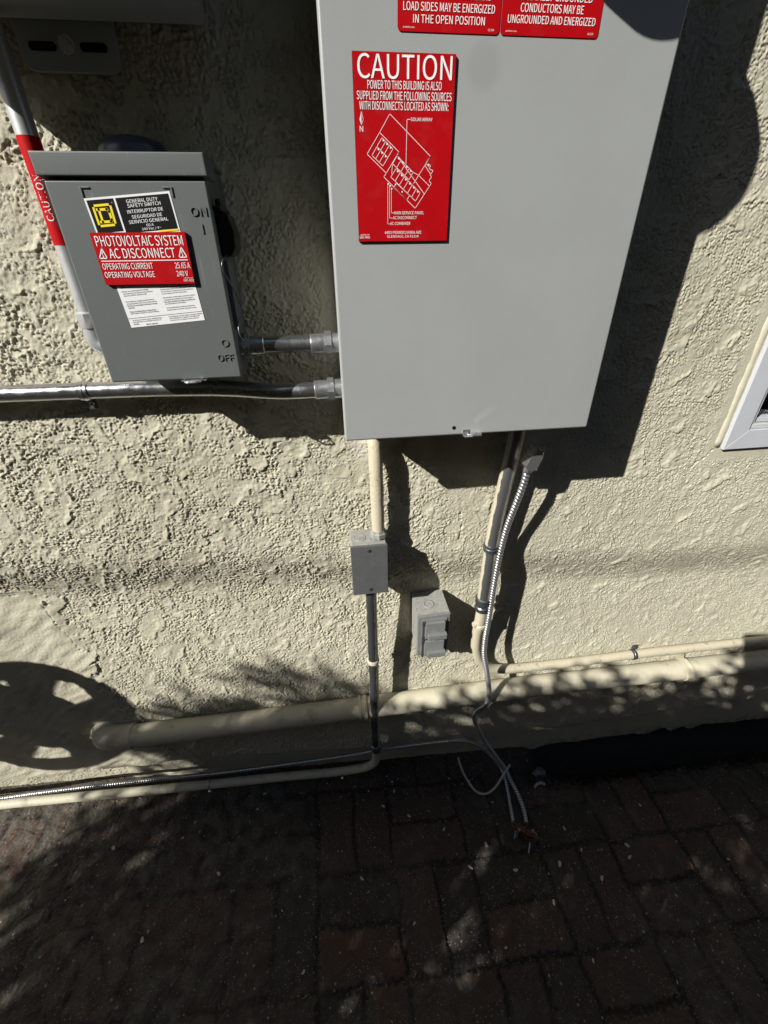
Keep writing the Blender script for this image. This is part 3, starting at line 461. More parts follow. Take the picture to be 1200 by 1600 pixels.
def paver_mat():
    m = bpy.data.materials.new('worn_brick_paving'); m.use_nodes = True
    n = m.node_tree.nodes; l = m.node_tree.links; b = n['Principled BSDF']
    g = n.new('ShaderNodeNewGeometry').outputs['Position']
    t = n.new('ShaderNodeAttribute'); t.attribute_name = 'tone'
    j = n.new('ShaderNodeAttribute'); j.attribute_name = 'joint'
    cr = n.new('ShaderNodeValToRGB'); e = cr.color_ramp.elements
    e[0].color = (.044, .037, .031, 1); e[1].color = (.086, .050, .038, 1)
    x = cr.color_ramp.elements.new(.5); x.color = (.062, .046, .037, 1)
    l.new(t.outputs['Fac'], cr.inputs[0])
    c = node_mix(n, l, cr.outputs[0], (.050, .045, .038), ramp(n, l, noise(n, l, g, 13, 8, .65), .45, .68))
    c = node_mix(n, l, c, (.026, .024, .021), j.outputs['Fac'])
    q = n.new('ShaderNodeAttribute'); q.attribute_name = 'smear'
    c = node_mix(n, l, c, (.105, .095, .077), q.outputs['Fac'])
    o_ = n.new('ShaderNodeAttribute'); o_.attribute_name = 'foot_shade'  # deep shade at the wall foot, painted as a near-black tone
    c = node_mix(n, l, c, (.02, .018, .016), ramp(n, l, noise(n, l, g, 170, 4, .7), .55, .75))
    v = n.new('ShaderNodeTexVoronoi'); v.inputs['Scale'].default_value = 230; l.new(g, v.inputs['Vector'])
    inv = n.new('ShaderNodeMapRange'); inv.inputs['From Min'].default_value = .36; inv.inputs['From Max'].default_value = .24
    l.new(v.outputs['Distance'], inv.inputs['Value'])
    mul = n.new('ShaderNodeMath'); mul.operation = 'MULTIPLY'; l.new(inv.outputs[0], mul.inputs[0])
    l.new(ramp(n, l, v.outputs['Color'], .50, .70), mul.inputs[1])
    mk = n.new('ShaderNodeMath'); mk.operation = 'MULTIPLY'; l.new(mul.outputs[0], mk.inputs[0]); l.new(ramp(n, l, noise(n, l, g, 22, 5, .6), .36, .62), mk.inputs[1])
    c = node_mix(n, l, c, (.22, .20, .16), mk.outputs[0])
    v2 = n.new('ShaderNodeTexVoronoi'); v2.inputs['Scale'].default_value = 95; l.new(g, v2.inputs['Vector'])
    i2 = n.new('ShaderNodeMapRange'); i2.inputs['From Min'].default_value = .24; i2.inputs['From Max'].default_value = .14; l.new(v2.outputs['Distance'], i2.inputs['Value'])
    m2 = n.new('ShaderNodeMath'); m2.operation = 'MULTIPLY'; l.new(i2.outputs[0], m2.inputs[0]); l.new(ramp(n, l, v2.outputs['Color'], .72, .8), m2.inputs[1])
    c = node_mix(n, l, c, (.26, .24, .20), m2.outputs[0])
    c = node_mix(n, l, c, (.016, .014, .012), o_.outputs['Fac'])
    l.new(c, b.inputs['Base Color']); b.inputs['Roughness'].default_value = .8; b.inputs['Specular IOR Level'].default_value = .25
    bp = n.new('ShaderNodeBump'); bp.inputs['Distance'].default_value = .0012; bp.inputs['Strength'].default_value = .8
    l.new(noise(n, l, g, 260, 6, .7), bp.inputs['Height']); l.new(bp.outputs[0], b.inputs['Normal'])
    return m
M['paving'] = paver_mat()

def conduit_paint(name, inner, outer):
    """steel conduit with old beige overspray along its sides (angle attribute 'side')"""
    m = bpy.data.materials.new(name); m.use_nodes = True
    n = m.node_tree.nodes; l = m.node_tree.links; b = n['Principled BSDF']
    g = n.new('ShaderNodeNewGeometry').outputs['Position']
    s = n.new('ShaderNodeAttribute'); s.attribute_name = 'side'
    ad = n.new('ShaderNodeMath'); ad.operation = 'ADD'
    l.new(s.outputs['Fac'], ad.inputs[0])
    sc = n.new('ShaderNodeMath'); sc.operation = 'MULTIPLY_ADD'; sc.inputs[1].default_value = .35; sc.inputs[2].default_value = -.175
    l.new(noise(n, l, g, 45, 5), sc.inputs[0]); l.new(sc.outputs[0], ad.inputs[1])
    f = ramp(n, l, ad.outputs[0], .47, .53)
    l.new(node_mix(n, l, inner, outer, f), b.inputs['Base Color'])
    iv = n.new('ShaderNodeMath'); iv.operation = 'SUBTRACT'; iv.inputs[0].default_value = .8; l.new(f, iv.inputs[1]); iv.use_clamp = True
    l.new(iv.outputs[0], b.inputs['Metallic']); b.inputs['Roughness'].default_value = .45
    return m
M['overspray'] = conduit_paint('overspray_conduit', (.20, .205, .21), (.46, .42, .31))
M['overspray_dark'] = conduit_paint('overspray_dark_conduit', (.13, .135, .145), (.44, .40, .29))

def side_attr(o, axis_x, r, bias=0.0, k=.66):
    """0 on the front face of a vertical pipe, 1 at its sides"""
    me = o.data; off = origin_of(o)
    co = np.empty(len(me.vertices)*3); me.vertices.foreach_get('co', co); co = co.reshape(-1, 3)
    dx = (co[:, 0]+off.x-np.interp(co[:, 2]+off.z, axis_x[0], axis_x[1]))/r
    attr(me, 'side', np.clip(np.abs(dx-bias), 0, 1.6)*k)

# ------------------------------------------------------------------ ground
def zg(x): return np.interp(x, [-1.2, -.83, -.6, -.43, -.19, .06, .3, .6, 1.3, 2], [.125, .098, .074, .048, .022, -.004, -.020, -.040, -.072, -.09])

def build_ground():
    st = .003
    x = np.arange(-1.35, 1.75, st); y = np.arange(-1.05, .075, st)
    X, Y = np.meshgrid(x, y)
    sh = X.shape; rng = np.random.default_rng(5)
    wx = X+.0022*bandnoise(sh, st, .12, 11)+.0009*bandnoise(sh, st, .02, 12); wy = Y+.0022*bandnoise(sh, st, .12, 13)+.0009*bandnoise(sh, st, .02, 14)
    m = .186; ox, oy = .157-.093, -.232+.006
    ci = np.floor((wx-ox)/m).astype(int); cj = np.floor((wy-oy)/m).astype(int)
    u = (wx-ox)/m-ci; v = (wy-oy)/m-cj
    hor = ((ci+cj) % 2 == 0)
    a = np.where(hor, v, u); k = (a > .5).astype(int); fa = (a*2) % 1; fb = np.where(hor, u, v)
    bid = (ci*131+cj*17+k*7+hor*3) % 997
    ht = rng.normal(0, 1, 997)[bid]; tone = rng.random(997)[bid]; tx = rng.normal(0, 1, 997)[bid]; ty = rng.normal(0, 1, 997)[bid]
    js = (.0048+.0034*rng.random(997))[bid]
    ed = np.minimum(np.minimum(fa, 1-fa)*m/2, np.minimum(fb, 1-fb)*m)+.0016*bandnoise(sh, st, .012, 15)
    e = sstep(ed, js*.45, js*1.0)
    worn = sstep(bandnoise(sh, st, .35, 16, .5), -.1, 1.1)            # places where mortar smears over the bricks
    left = sstep(-X, -.02, .50)
    worn = np.clip(worn*.45+left*.85, 0, 1)
    rough = bandnoise(sh, st, .0085, 17)*.0007+bandnoise(sh, st, .03, 18)*.0006
    hb = e*(.0046+ht*.0012+(fa-.5)*tx*.0012+(fb-.5)*ty*.0016)
    H = hb*(1-worn*.75)+rough+bandnoise(sh, st, .4, 19)*.0016+worn*.003
    crack = np.abs(bandnoise(sh, st, .22, 23, .4))<.03
    H -= crack*.003*worn
    Z = zg(X)+H
    # hollow along the foot of the wall on the right, with its deep shade painted near black
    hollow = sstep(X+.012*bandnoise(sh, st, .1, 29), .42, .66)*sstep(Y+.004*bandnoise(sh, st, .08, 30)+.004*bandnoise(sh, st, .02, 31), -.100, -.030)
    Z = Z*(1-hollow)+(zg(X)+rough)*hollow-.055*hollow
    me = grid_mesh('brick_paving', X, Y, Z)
    attr(me, 'tone', tone); attr(me, 'joint', np.clip((1-e)*.95, 0, 1)); attr(me, 'foot_shade', np.clip(hollow*1.6, 0, 1)); attr(me, 'smear', np.clip(worn*.8*(.55+.45*np.clip(bandnoise(sh, st, .05, 21), -1, 1)), 0, 1))
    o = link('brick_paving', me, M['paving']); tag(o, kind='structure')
    # the ground beyond, out to the far end of the passage
    st2 = .1
    for nm, xs, ys in (('ground', np.arange(-40, 40.01, .5), np.arange(-40, 3, .5)),):
        X2, Y2 = np.meshgrid(xs, ys); me = grid_mesh(nm, X2, Y2, zg(X2)*0-.2)
        attr(me, 'tone', X2*0+.5); attr(me, 'joint', X2*0+1)
        tag(link(nm, me, M['paving']), kind='structure')
    X2, Y2 = np.meshgrid(np.arange(-6, 6.01, .05), np.arange(-2.6, -1.0, .05))
    Z2 = zg(X2)+.001; parts = []
    me = grid_mesh('side_path', X2, Y2, Z2-.004); attr(me, 'tone', X2*0+.4); attr(me, 'joint', X2*0+.8)
    tag(link('side_path', me, M['paving']), kind='structure')
    for nm, a_, b_ in (('path_stretch', -6, -1.345), ('path_stretch', 1.745, 6)):
        X2, Y2 = np.meshgrid(np.linspace(a_, b_, 60), np.arange(-1.06, .08, .05)); me = grid_mesh(nm, X2, Y2, zg(X2)-.004)
        attr(me, 'tone', X2*0+.4); attr(me, 'joint', X2*0+.8); tag(link(nm, me, M['paving']), kind='structure')
build_ground()

# ------------------------------------------------------------------ house wall
wall = thing('house_wall', 'beige painted rough stucco wall of the house behind all the electrical boxes', 'wall', (0, 0, -.1))
WX0, WX1, WZ0, WZ1 = -1.06, 1.46, -.20, 1.62
OPEN = (.757, 1.354, 1.006, 1.552)                                     # window opening

def wall_profile(X, Z):
    """large shape of the wall: how far it lies behind d=0"""
    zc = np.interp(X, [-1, -.29, .64, 1.4], [.80, .765, .685, .66])
    p = .026*(1-sstep(Z, zc-.060, zc+.055))-.012*(1-sstep(Z, zc-.30, zc-.05))
    zl = np.interp(X, [-1.1, -.386, .247, .63, 1.24, 1.5], [.17, .160, .078, .087, .105, .11])
    p = p+.024*(1-sstep(Z, zl-.004, zl+.004))
    bot = np.interp(X, [-1.1, .45, .60, 1.5], [-.2, -.07, -.043, -.062])
    return p, bot

def build_stucco():
    st = .0014
    x = np.arange(WX0, WX1+st/2, st); z = np.arange(WZ0, WZ1+st/2, st)
    X, Z = np.meshgrid(x, z); sh = X.shape
    bn = lambda lam, s, wd=.35, ani=(1, 1), rot=0.0: bandnoise(sh, st, lam, s, wd, ani, rot)
    def knock(f, t, k): return np.where(f > t, t+(f-t)*k, f)
    fine = .78*np.tanh(1.5*(.30*bn(.0042, 1, .3)+.62*bn(.0064, 2)+.55*bn(.0105, 3)+.32*bn(.021, 60)+.36*bn(.042, 61)+.48*bn(.09, 62)+.15))+.26*bn(.0040, 64, .3)+.30*bn(.10, 65)
    left = 1-sstep(X, -.1, .55)
    amp = .00120+.00035*left+.00025*bn(.25, 4, .5)
    amp = np.clip(amp, .0007, .0020)
    # flatter, trowel-dragged flakes running up to the right on the far side
    right = sstep(X, .05, .6)
    drag = .80*np.tanh(1.4*(.70*bn(.0072, 28, .3, (1.0, .5), math.radians(38))+.50*bn(.016, 29, .35, (1.0, .5), math.radians(32))+.40*bn(.0044, 30, .3)+.45*bn(.05, 63)+.1))+.30*bn(.0041, 66, .3)
    rough = amp*fine*(1-right)+right*.00120*drag
    # smooth knocked-down plates: they merge at the upper left and stand proud at the lower right
    def plates(b, t, base, gain, shift):
        k = int(shift/st)
        g = np.roll(np.roll(b, -k, axis=0), k, axis=1)-b
        m = sstep(b, t, t+.05)
        return m, base+gain*np.clip(g, -1.1, 1.6)
    b = bn(.085, 5, .55)+.40*bn(.028, 6)+.22*bn(.012, 7)
    m1, h1 = plates(b, .55, .0007, .0010, .011)
    b2 = bn(.042, 25, .5, (1.5, 1.0), .5)+.35*bn(.014, 26)+.15*bn(.007, 24)
    m2, h2 = plates(b2, .80, .0005, .0006, .006)
    skin = .00010*bn(.0085, 8)+.0003*bn(.05, 9)
    h = rough
    h = h*(1-m2)+(h2+skin+.12*rough)*m2
    h = h*(1-m1)+(h1+skin+.06*rough)*m1
    pit = sstep(-bn(.0043, 67, .3)-.25*bn(.05, 68), 1.25, 1.9)*(1-m1)*(1-m2)
    h = h-.0013*pit*(1-.4*right)
    # thin broken crevices where the drags end
    for lam, sd, dep, wdt in ((.036, 71, .0020, .075), (.022, 74, .0015, .10)):
        q = bn(lam, sd, .45)+.30*bn(.0085, sd+1)
        h = h-dep*(1-sstep(np.abs(q), wdt*.2, wdt))*sstep(bn(.055, sd+2, .5), .0, .5)
    sof = sstep(bn(.16, 42, .5), .9, 1.5); h = h*(1-.35*sof)
    # trowelled repair at the lower left
    edge = np.interp(Z, [.05, .19, .31, .52, .62, .71, .75, .775], [-.40, -.47, -.52, -.545, -.54, -.553, -.575, -1.2])+.009*bn(.05, 31)+.006*bn(.015, 32)+.0025*bn(.007, 37)
    rep = sstep(edge-X, 0, .006)
    rep = rep*sstep(Z, .02, .05)
    hr = .0024+.0013*bn(.12, 33)+.00050*bn(.045, 34, .35, (.6, 1.3), .5)+.00012*bn(.009, 35)
    rub = np.abs(bn(.30, 36, .3, (.35, 1.2)))
    # base of the repair stays rough near the ground
    gr = 1-sstep(Z, .155, .185)*1.0
    rep = rep*(1-gr*(X < -.62))
    h = h*(1-rep)+hr*rep
    # grey unpainted mortar collar over the conduit stub
    mo = sstep(.052-np.hypot((X-.075)*.75, Z-1.02), 0, .02)*(1-sstep(X, .13, .17))
    mo = mo*sstep(bn(.03, 41), -1.2, .3)
    bump_ = .012*np.exp(-(((X-.06)/.022)**2+((Z-1.01)/.035)**2))
    # skirt below the drip line is smoother
    zl = np.interp(X, [-1.1, -.386, .247, .63, 1.24, 1.5], [.17, .160, .078, .087, .105, .11])
    sk = (1-sstep(Z, zl-.006, zl+.002))*(1-rep)
    h = h*(1-sk*.45)
    # caulked, brushed margin round the window
    wd = np.maximum(np.maximum(.709-X, X-1.405), np.maximum(.960-Z, Z-1.60))
    h *= sstep(wd, .018, .034)*.88+.12
    # cracks from the window corner and the lower wall
    def crack(pts, wdt, dep):
        nonlocal h
        for (ax, az), (bx_, bz) in zip(pts[:-1], pts[1:]):
            L2 = (bx_-ax)**2+(bz-az)**2
            t = np.clip(((X-ax)*(bx_-ax)+(Z-az)*(bz-az))/L2, 0, 1)
            dd = np.hypot(X-ax-t*(bx_-ax), Z-az-t*(bz-az))+.0012*jit
            h = h-dep*(1-sstep(dd, wdt*.5, wdt*1.6))
    jit = bn(.012, 44)
    crack([(-.70, .735), (-.66, .742), (-.62, .738)], .0008, .0012); crack([(-.588, .72), (-.580, .67), (-.566, .62), (-.560, .58)], .0008, .0012)
    crack([(.700, .956), (.688, .940), (.674, .930), (.66, .905)], .0006, .0022)
    crack([(-.02, .60), (-.012, .56), (-.016, .50), (-.010, .46)], .0010, .002)
    crack([(.22, .86), (.226, .83), (.222, .80)], .0009, .0018)
    prof, bot = wall_profile(X, Z)
    Y = prof-h-bump_
    keep = np.ones((sh[0]-1, sh[1]-1), bool)
    cx = X[:-1, :-1]; cz = Z[:-1, :-1]
    keep &= ~((cx > OPEN[0]) & (cx < OPEN[1]) & (cz > OPEN[2]) & (cz < OPEN[3]))
    bb = bot+.0030*bn(.09, 51)+.0005*bn(.02, 52)
    keep &= ~(cz < bb[:-1, :-1])
    me = grid_mesh('stucco', X, Y, Z, keep)
    attr(me, 'mortar', mo)
    dirt = (1-sstep(Z, bb+.0, bb+.05))*.55*sstep(bn(.04, 53), -1, 1)+.45*np.clip(np.abs(bn(.2, 54, .3)) < .02, 0, 1)*0
    attr(me, 'dirt', np.clip(dirt, 0, 1))
    link('stucco', me, M['stucco'], wall)
build_stucco()
def wall_rest():
    bm = bmesh.new()
    t = .12
    box(bm, -6, WX0+.002, -t, .001, -.2, 2.7); box(bm, WX1-.002, 6, -t, .001, -.2, 2.7); box(bm, WX0+.002, WX1-.002, -t, .001, WZ1-.002, 2.7)
    o = emit('stucco_beyond', bm, M['stucco'], wall); 
    n = len(o.data.vertices); attr(o.data, 'mortar', np.zeros(n)); attr(o.data, 'dirt', np.zeros(n))
    bm = bmesh.new(); box(bm, -6, 6, -.32, -.16, -.25, .10)          # footing set back under the stucco
    emit('foundation', bm, M['stucco'], wall)
    bm = bmesh.new(); box(bm, -6, 6, .0005, .54, 2.36, 2.38); box(bm, -6, 6, .5405, .565, 2.34, 2.52)
    emit('sky_blocking_eave', bm, M['dkgray'], wall)  # overhang added out of view to cut sky light on the shaded wall
    bm = bmesh.new(); prism_x(bm, [(.58, 2.522), (-.6, 2.90), (-.6, 2.94), (.58, 2.56)], -6, 6); emit('roof', bm, M['dkgray'], wall)
wall_rest()

# window: vinyl frame > sash > pane, and the caulked margin
def build_window():
    win = bpy.data.objects.new('window', None); COL.objects.link(win); win.parent = wall
    win.location = Vector((1.05, -.01, .96))-Vector(wall.location); win.empty_display_size = .05
    x0, x1, z0, z1 = .7145, 1.40, .9585, 1.598
    def ring(bm, a0, a1, c0, c1, wd, dep0, dep1, bev):
        # mitred frame: four trapezoid prisms butting at the corners
        g = .0004
        for poly in ([(a0, c0), (a1, c0), (a1-wd, c0+wd-g), (a0+wd, c0+wd-g)], [(a0, c0+g*2), (a0+wd-g, c0+wd), (a0+wd-g, c1-wd), (a0, c1-2*g)],
                     [(a0, c1), (a0+wd, c1-wd+g), (a1-wd, c1-wd+g), (a1, c1)], [(a1, c0+2*g), (a1, c1-2*g), (a1-wd+g, c1-wd), (a1-wd+g, c0+wd)]):
            prism(bm, poly, dep0, dep1, bev)
    bm = bmesh.new(); ring(bm, x0, x1, z0, z1, .0365, -.05, .0068, .0010)
    emit('frame', bm, M['vinyl'], win, smooth=True, angle=40)
    bm = bmesh.new(); ring(bm, x0+.0365, x1-.0365, z0+.0365, z1-.0365, .0095, -.05, .0020, .0015)
    sash = emit('sash', bm, M['vinyl'], win, smooth=True, angle=40)
    bm = bmesh.new(); ring(bm, x0+.0465, x1-.0465, z0+.0465, z1-.0465, .008, -.05, -.0060, .001)
    emit('glazing_bead', bm, M['vinyl'], sash, smooth=True, angle=40)
    bm = bmesh.new(); box(bm, x0+.058, x1-.058, -.024, -.020, z0+.058, z1-.058)
    emit('pane', bm, M['glass'], sash)
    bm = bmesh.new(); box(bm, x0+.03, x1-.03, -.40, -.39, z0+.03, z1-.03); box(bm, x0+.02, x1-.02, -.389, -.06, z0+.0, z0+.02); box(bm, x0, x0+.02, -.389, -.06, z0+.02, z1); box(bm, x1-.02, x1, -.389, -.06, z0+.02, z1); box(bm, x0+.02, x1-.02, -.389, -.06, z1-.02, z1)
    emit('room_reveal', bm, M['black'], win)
    bm = bmesh.new()
    def bead(a, b): tube(bm, spline([a, b], .012), lambda i, s, th: .0110+.0005*math.sin(s*70)+.0004*math.sin(s*190+th), 16)
    bead(P(x0-.0090, -.0088, z0+.004), P(x0-.0090, -.0088, z1+.02))
    emit('caulk_bead', bm, M['caulk'], win, smooth=True)
build_window()

# ------------------------------------------------------------------ main electrical panel
PX0, PX1, PZ0, PZ1, PD = .0105, .3535, 1.0625, 1.98, .123
panel = thing('electrical_panel', 'large light grey electrical service panel with red warning signs on its cover', 'electrical panel', (.18, 0, PZ0))
bm = bmesh.new(); box(bm, PX0+.003, PX1-.003, -.02, .108, PZ0+.004, PZ1, .002)
emit('enclosure', bm, M['panel'], panel, smooth=True, angle=30)
bm = bmesh.new(); box(bm, PX0, PX1, .1085, PD, PZ0, PZ1+.004, .0032, 3)
emit('cover', bm, M['panel'], panel, smooth=True, angle=30)
bm = bmesh.new()
prism(bm, ring_poly(.159, 1.0735, .0026, 14), PD+.0002, PD+.0004); emit('screw_hole', bm, M['black'], panel)
bm = bmesh.new()
box(bm, .172, .197, PD-.004, PD+.009, 1.0615, 1.0632, .0006); box(bm, .1715, .180, PD+.0005, PD+.0018, 1.0635, 1.0705, .0005)
for a in (0, 1):
    lathe(bm, P(.185+.003*a, PD+.004, 1.0645), (0, 0, 1), [(0, .0035), (.0012, .0035), (.0014, .001)], 12) if a == 0 else None
tube(bm, fillet([P(.178, PD+.0045, 1.064), P(.182, PD+.0115, 1.0655), P(.194, PD+.0115, 1.0655), P(.197, PD+.002, 1.064)], .004, 5), .0011, 8)
emit('hasp', bm, M['zinc'], panel, smooth=True, angle=35)
smudge(M['panel'], [((.190, 1.083), .006, (.40, .41, .41), .5), ((.196, 1.088), .007, (.38, .39, .39), .5), ((.203, 1.093), .008, (.36, .37, .37), .45), ((.210, 1.098), .008, (.35, .36, .36), .35), ((.162, 1.424), .022, (.24, .25, .25), .5)])
scuffs(M['panel'], (260, 260, 22), .66, .78, (.38, .39, .39), .30); scuffs(M['panel'], (9, 9, 3), .5, .75, (.27, .28, .28), .45)
scuffs(M['switch'], (220, 220, 30), .63, .74, (.19, .205, .205), .35); scuffs(M['red'], (60, 60, 60), .55, .8, (.40, .03, .03), .3)
# meter socket above the frame
mc = P(.18, PD, 1.647)
bm = bmesh.new(); lathe(bm, mc, (0, -1, 0), [(-.003, .094), (.014, .094), (.016, .091), (.024, .090)], 48)
ring_ = emit('meter_ring', bm, M['zinc'], panel, smooth=True, angle=35)
bm = bmesh.new(); lathe(bm, mc, (0, -1, 0), [(.0245, .086), (.060, .084), (.090, .081), (.104, .074), (.111, .060)], 48)
emit('meter_cover', bm, M['knob'], panel, smooth=True, angle=50)

# caution sign, millimetres from its upper left corner
SX, SZ = .039, 1.431
def mm(x, z): return (SX+x/1000, SZ+z/1000)
def caution_sign():
    bm = bmesh.new(); box(bm, SX, SX+.0958, PD+.0002, PD+.0022, SZ-.1436, SZ, .0003, 1)
    s = emit('caution_sign', bm, M['black'], panel)
    s['label'] = 'red caution sign with a site plan of the solar array'
    D = PD+.0024
    bm = bmesh.new(); flatpoly(bm, [mm(.2, -.2), mm(95.6, -.2), mm(95.6, -143.4), mm(.2, -143.4)], D)
    emit('sign_face', bm, M['red'], s)
    D2 = D+.0003
    bm = bmesh.new()
    def tx(t, x0, x1, z0, z1, bold=0.0): text(bm, t, SX+x0/1000, SX+x1/1000, SZ+z0/1000, SZ+z1/1000, D2, bold)
    tx('CAUTION', 4.4, 92.3, -17.6, -1.7, .004)
    tx('POWER TO THIS BUILDING IS ALSO', 13.2, 83.0, -24.6, -18.9, .004); tx('SUPPLIED FROM THE FOLLOWING SOURCES', 3.1, 93.1, -32.0, -26.2, .004); tx('WITH DISCONNECTS LOCATED AS SHOWN:', 5.2, 90.6, -39.0, -33.2, .004)
    tx('N', 4.8, 8.1, -54.8, -50.7); tx('SOLAR ARRAY', 54.3, 75.3, -46.6, -44.1, .004)
    tx('MAIN SERVICE PANEL', 37.9, 69.5, -119.9, -117.3); tx('AC DISCONNECT', 36.5, 62.0, -124.0, -121.5); tx('AC COMBINER', 33.7, 55.1, -129.0, -126.5)
    tx('4403 PENNSYLVANIA AVE', 27.8, 67.2, -137.0, -134.4); tx('GLENDALE, CA 91214', 30.3, 64.4, -140.8, -138.1)
    tx('etecsolar.com', 2.1, 11.2, -138.1, -136.5); tx('ENC-4661', 1.3, 11.9, -140.8, -138.6, .01)
    emit('lettering', bm, M['white'], s)
    bm = bmesh.new()
    def ln(*ps, wd=.42, close=False): strokes(bm, [[mm(*p) for p in ps]], wd/1000, D2, close)
    ln((33.9, -41.7), (74.6, -72.7), (70.1, -78.1), (73.7, -81.0), (72.0, -78.3), (75.2, -80.1), (73.6, -82.3), (77.8, -84.0), (74.8, -87.4), (76.5, -88.8), (73.9, -92.2), (76.4, -94.1), (60.1, -114.8), (27.5, -89.1), (30.0, -86.0), (11.2, -71.4), (23.9, -55.2), close=True)
    ln((23.9, -55.2), (42.9, -69.6), (40.6, -72.0), (69.2, -102.6)); ln((42.9, -69.6), (30.0, -86.0)); ln((74.6, -72.7), (58.2, -94.0)); ln((63.2, -87.7), (74.5, -96.3)); ln((69.1, -79.6), (75.4, -86.9)); ln((57.7, -85.4), (63.2, -87.7))
    def lerp(a, b, t): return (a[0]+(b[0]-a[0])*t, a[1]+(b[1]-a[1])*t)
    def array(a, b, c, d_, n, rows=2):
        ln(a, b, c, d_, close=True)
        for i in range(1, n): ln(lerp(a, b, i/n), lerp(d_, c, i/n))
        for r in range(1, rows): ln(lerp(a, d_, r/rows), lerp(b, c, r/rows))
        for r in range(rows):
            A, B = lerp(a, d_, r/rows), lerp(b, c, r/rows); A1, B1 = lerp(a, d_, (r+.16)/rows), lerp(b, c, (r+.16)/rows)
            for i in range(n):
                flatpoly(bm, [mm(*lerp(A, B, (i+.36)/n)), mm(*lerp(A1, B1, (i+.36)/n)), mm(*lerp(A1, B1, (i+.66)/n)), mm(*lerp(A, B, (i+.66)/n))], D2+.0001)
    array((26.0, -59.1), (36.8, -67.3), (26.7, -80.5), (16.0, -72.3), 3)
    array((41.0, -72.4), (57.3, -85.4), (53.1, -91.2), (36.4, -78.6), 4, 1); array((40.0, -82.3), (65.0, -101.9), (60.3, -108.7), (34.6, -89.1), 6, 1)
    ln((36.4, -78.6), (35.5, -86.5)); ln((53.7, -45.4), (50.5, -45.4), (50.0, -78.2))
    ln((31.4, -93.9), (31.1, -128.1), (33.4, -128.1), wd=.34); ln((33.2, -95.5), (33.0, -123.0), (36.0, -123.0), wd=.34); ln((35.1, -97.6), (35.0, -118.7), (37.4, -118.7), wd=.34)
    ln((40.3, -93.9), (54.0, -104.1), (51.3, -107.6), (37.5, -97.4), close=True); ln((37.5, -97.4), (52, -108.2), wd=.6)
    for cx, cz in ((32.2, -94.6), (34.0, -96.2), (35.4, -98.6), (39.5, -95.0), (46.2, -101.0)):
        flatpoly(bm, [mm(cx-.6, cz-.6), mm(cx+.6, cz-.6), mm(cx+.6, cz+.6), mm(cx-.6, cz+.6)], D2+.0001)
    ln((6.9, -40.2), (8.5, -45.9), (6.6, -50.0), (4.9, -46.0), close=True, wd=.3); flatpoly(bm, [mm(6.9, -40.2), mm(6.6, -50.0), mm(4.9, -46.0)], D2)
    emit('site_plan', bm, M['white'], s)
caution_sign()

def top_signs():
    SXL, SZL = .0805, 1.445
    D = PD+.0007
    for nm, x0, x1, lines, lab in (
        ('warning_sign', 0.0, 93.2, [('LOAD SIDES MAY BE ENERGIZED', 5.0, 87.6, 12.4, 17.6), ('IN THE OPEN POSITION', 13.9, 79.1, 5.0, 10.1), ('TERMINALS ON THE LINE AND', 9, 84, 20.2, 25.4)], 'red warning sign ending in the open position'),
        ('warning_sign', 94.3, 188.4, [('NORMALLY GROUNDED', 107, 177.6, 21.6, 26.8), ('CONDUCTORS MAY BE', 111.3, 170.7, 14.4, 19.7), ('UNGROUNDED AND ENERGIZED', 100.3, 183.6, 7.3, 12.4)], 'red warning sign ending in ungrounded and energized')):
        bm = bmesh.new(); prism(bm, [(SXL+a/1000, SZL+b/1000) for a, b in rounded(x0, x1, -.4, 58, 3.2)], PD+.0002, D)
        s = emit(nm, bm, M['red'], panel); s['label'] = lab
        bm = bmesh.new()
        for t, a, b, c, e in lines: text(bm, t, SXL+a/1000, SXL+b/1000, SZL+c/1000, SZL+e/1000, D+.0003, .006)
        text(bm, 'pvlabels.com', SXL+(x0+5)/1000, SXL+(x0+15.2)/1000, SZL+.0014, SZL+.0029, D+.0003)
        text(bm, '02-314', SXL+(x1-10.5)/1000, SXL+(x1-5)/1000, SZL+.0016, SZL+.003, D+.0003)
        text(bm, 'WARNING', SXL+(x0+12)/1000, SXL+(x1-12)/1000, SZL+.041, SZL+.053, D+.0003, .01)
        emit('lettering', bm, M['white'], s)
top_signs()

# ------------------------------------------------------------------ safety switch
sw = thing('safety_switch', 'dark grey switch box with a red photovoltaic label, left of the big panel', 'switch box', (-.19, 0, 1.147))
SD = .098
bm = bmesh.new(); box(bm, -.2655, -.1150, -.02, .0925, 1.1490, 1.360, .0015)
emit('enclosure', bm, M['switch'], sw, smooth=True, angle=30)
bm = bmesh.new(); box(bm, -.2680, -.1130, .0855, SD, 1.1465, 1.3430, .0022, 3)
emit('cover', bm, M['switch'], sw, smooth=True, angle=30)
bm = bmesh.new()
prism(bm, [(-.2715, 1.3455), (-.1100, 1.3455), (-.1105, 1.3645), (-.2720, 1.3645)], .0600, SD+.0035, .0018)
box(bm, -.2690, -.1120, -.02, .0595, 1.3605, 1.3640, .001)
emit('hood', bm, M['switch'], sw, smooth=True, angle=30)
bm = bmesh.new(); box(bm, -.2730, -.2683, .045, .0900, 1.3030, 1.3445, .0008)  # black strip standing in for the shadow gap beside the hood
emit('hood_shade_strip', bm, M['blackplastic'], sw, smooth=True, angle=30)
bm = bmesh.new(); lathe(bm, P(-.190, .052, 1.3642), (0, 0, 1), [(0, .034), (.008, .034), (.013, .032), (.017, .026), (.0195, .016), (.020, .004)], 40)
emit('hub_plug', bm, M['knob'], sw, smooth=True, angle=50)
bm = bmesh.new()
box(bm, -.1125, -.1045, .040, .0915, 1.3180, 1.3225, .001)
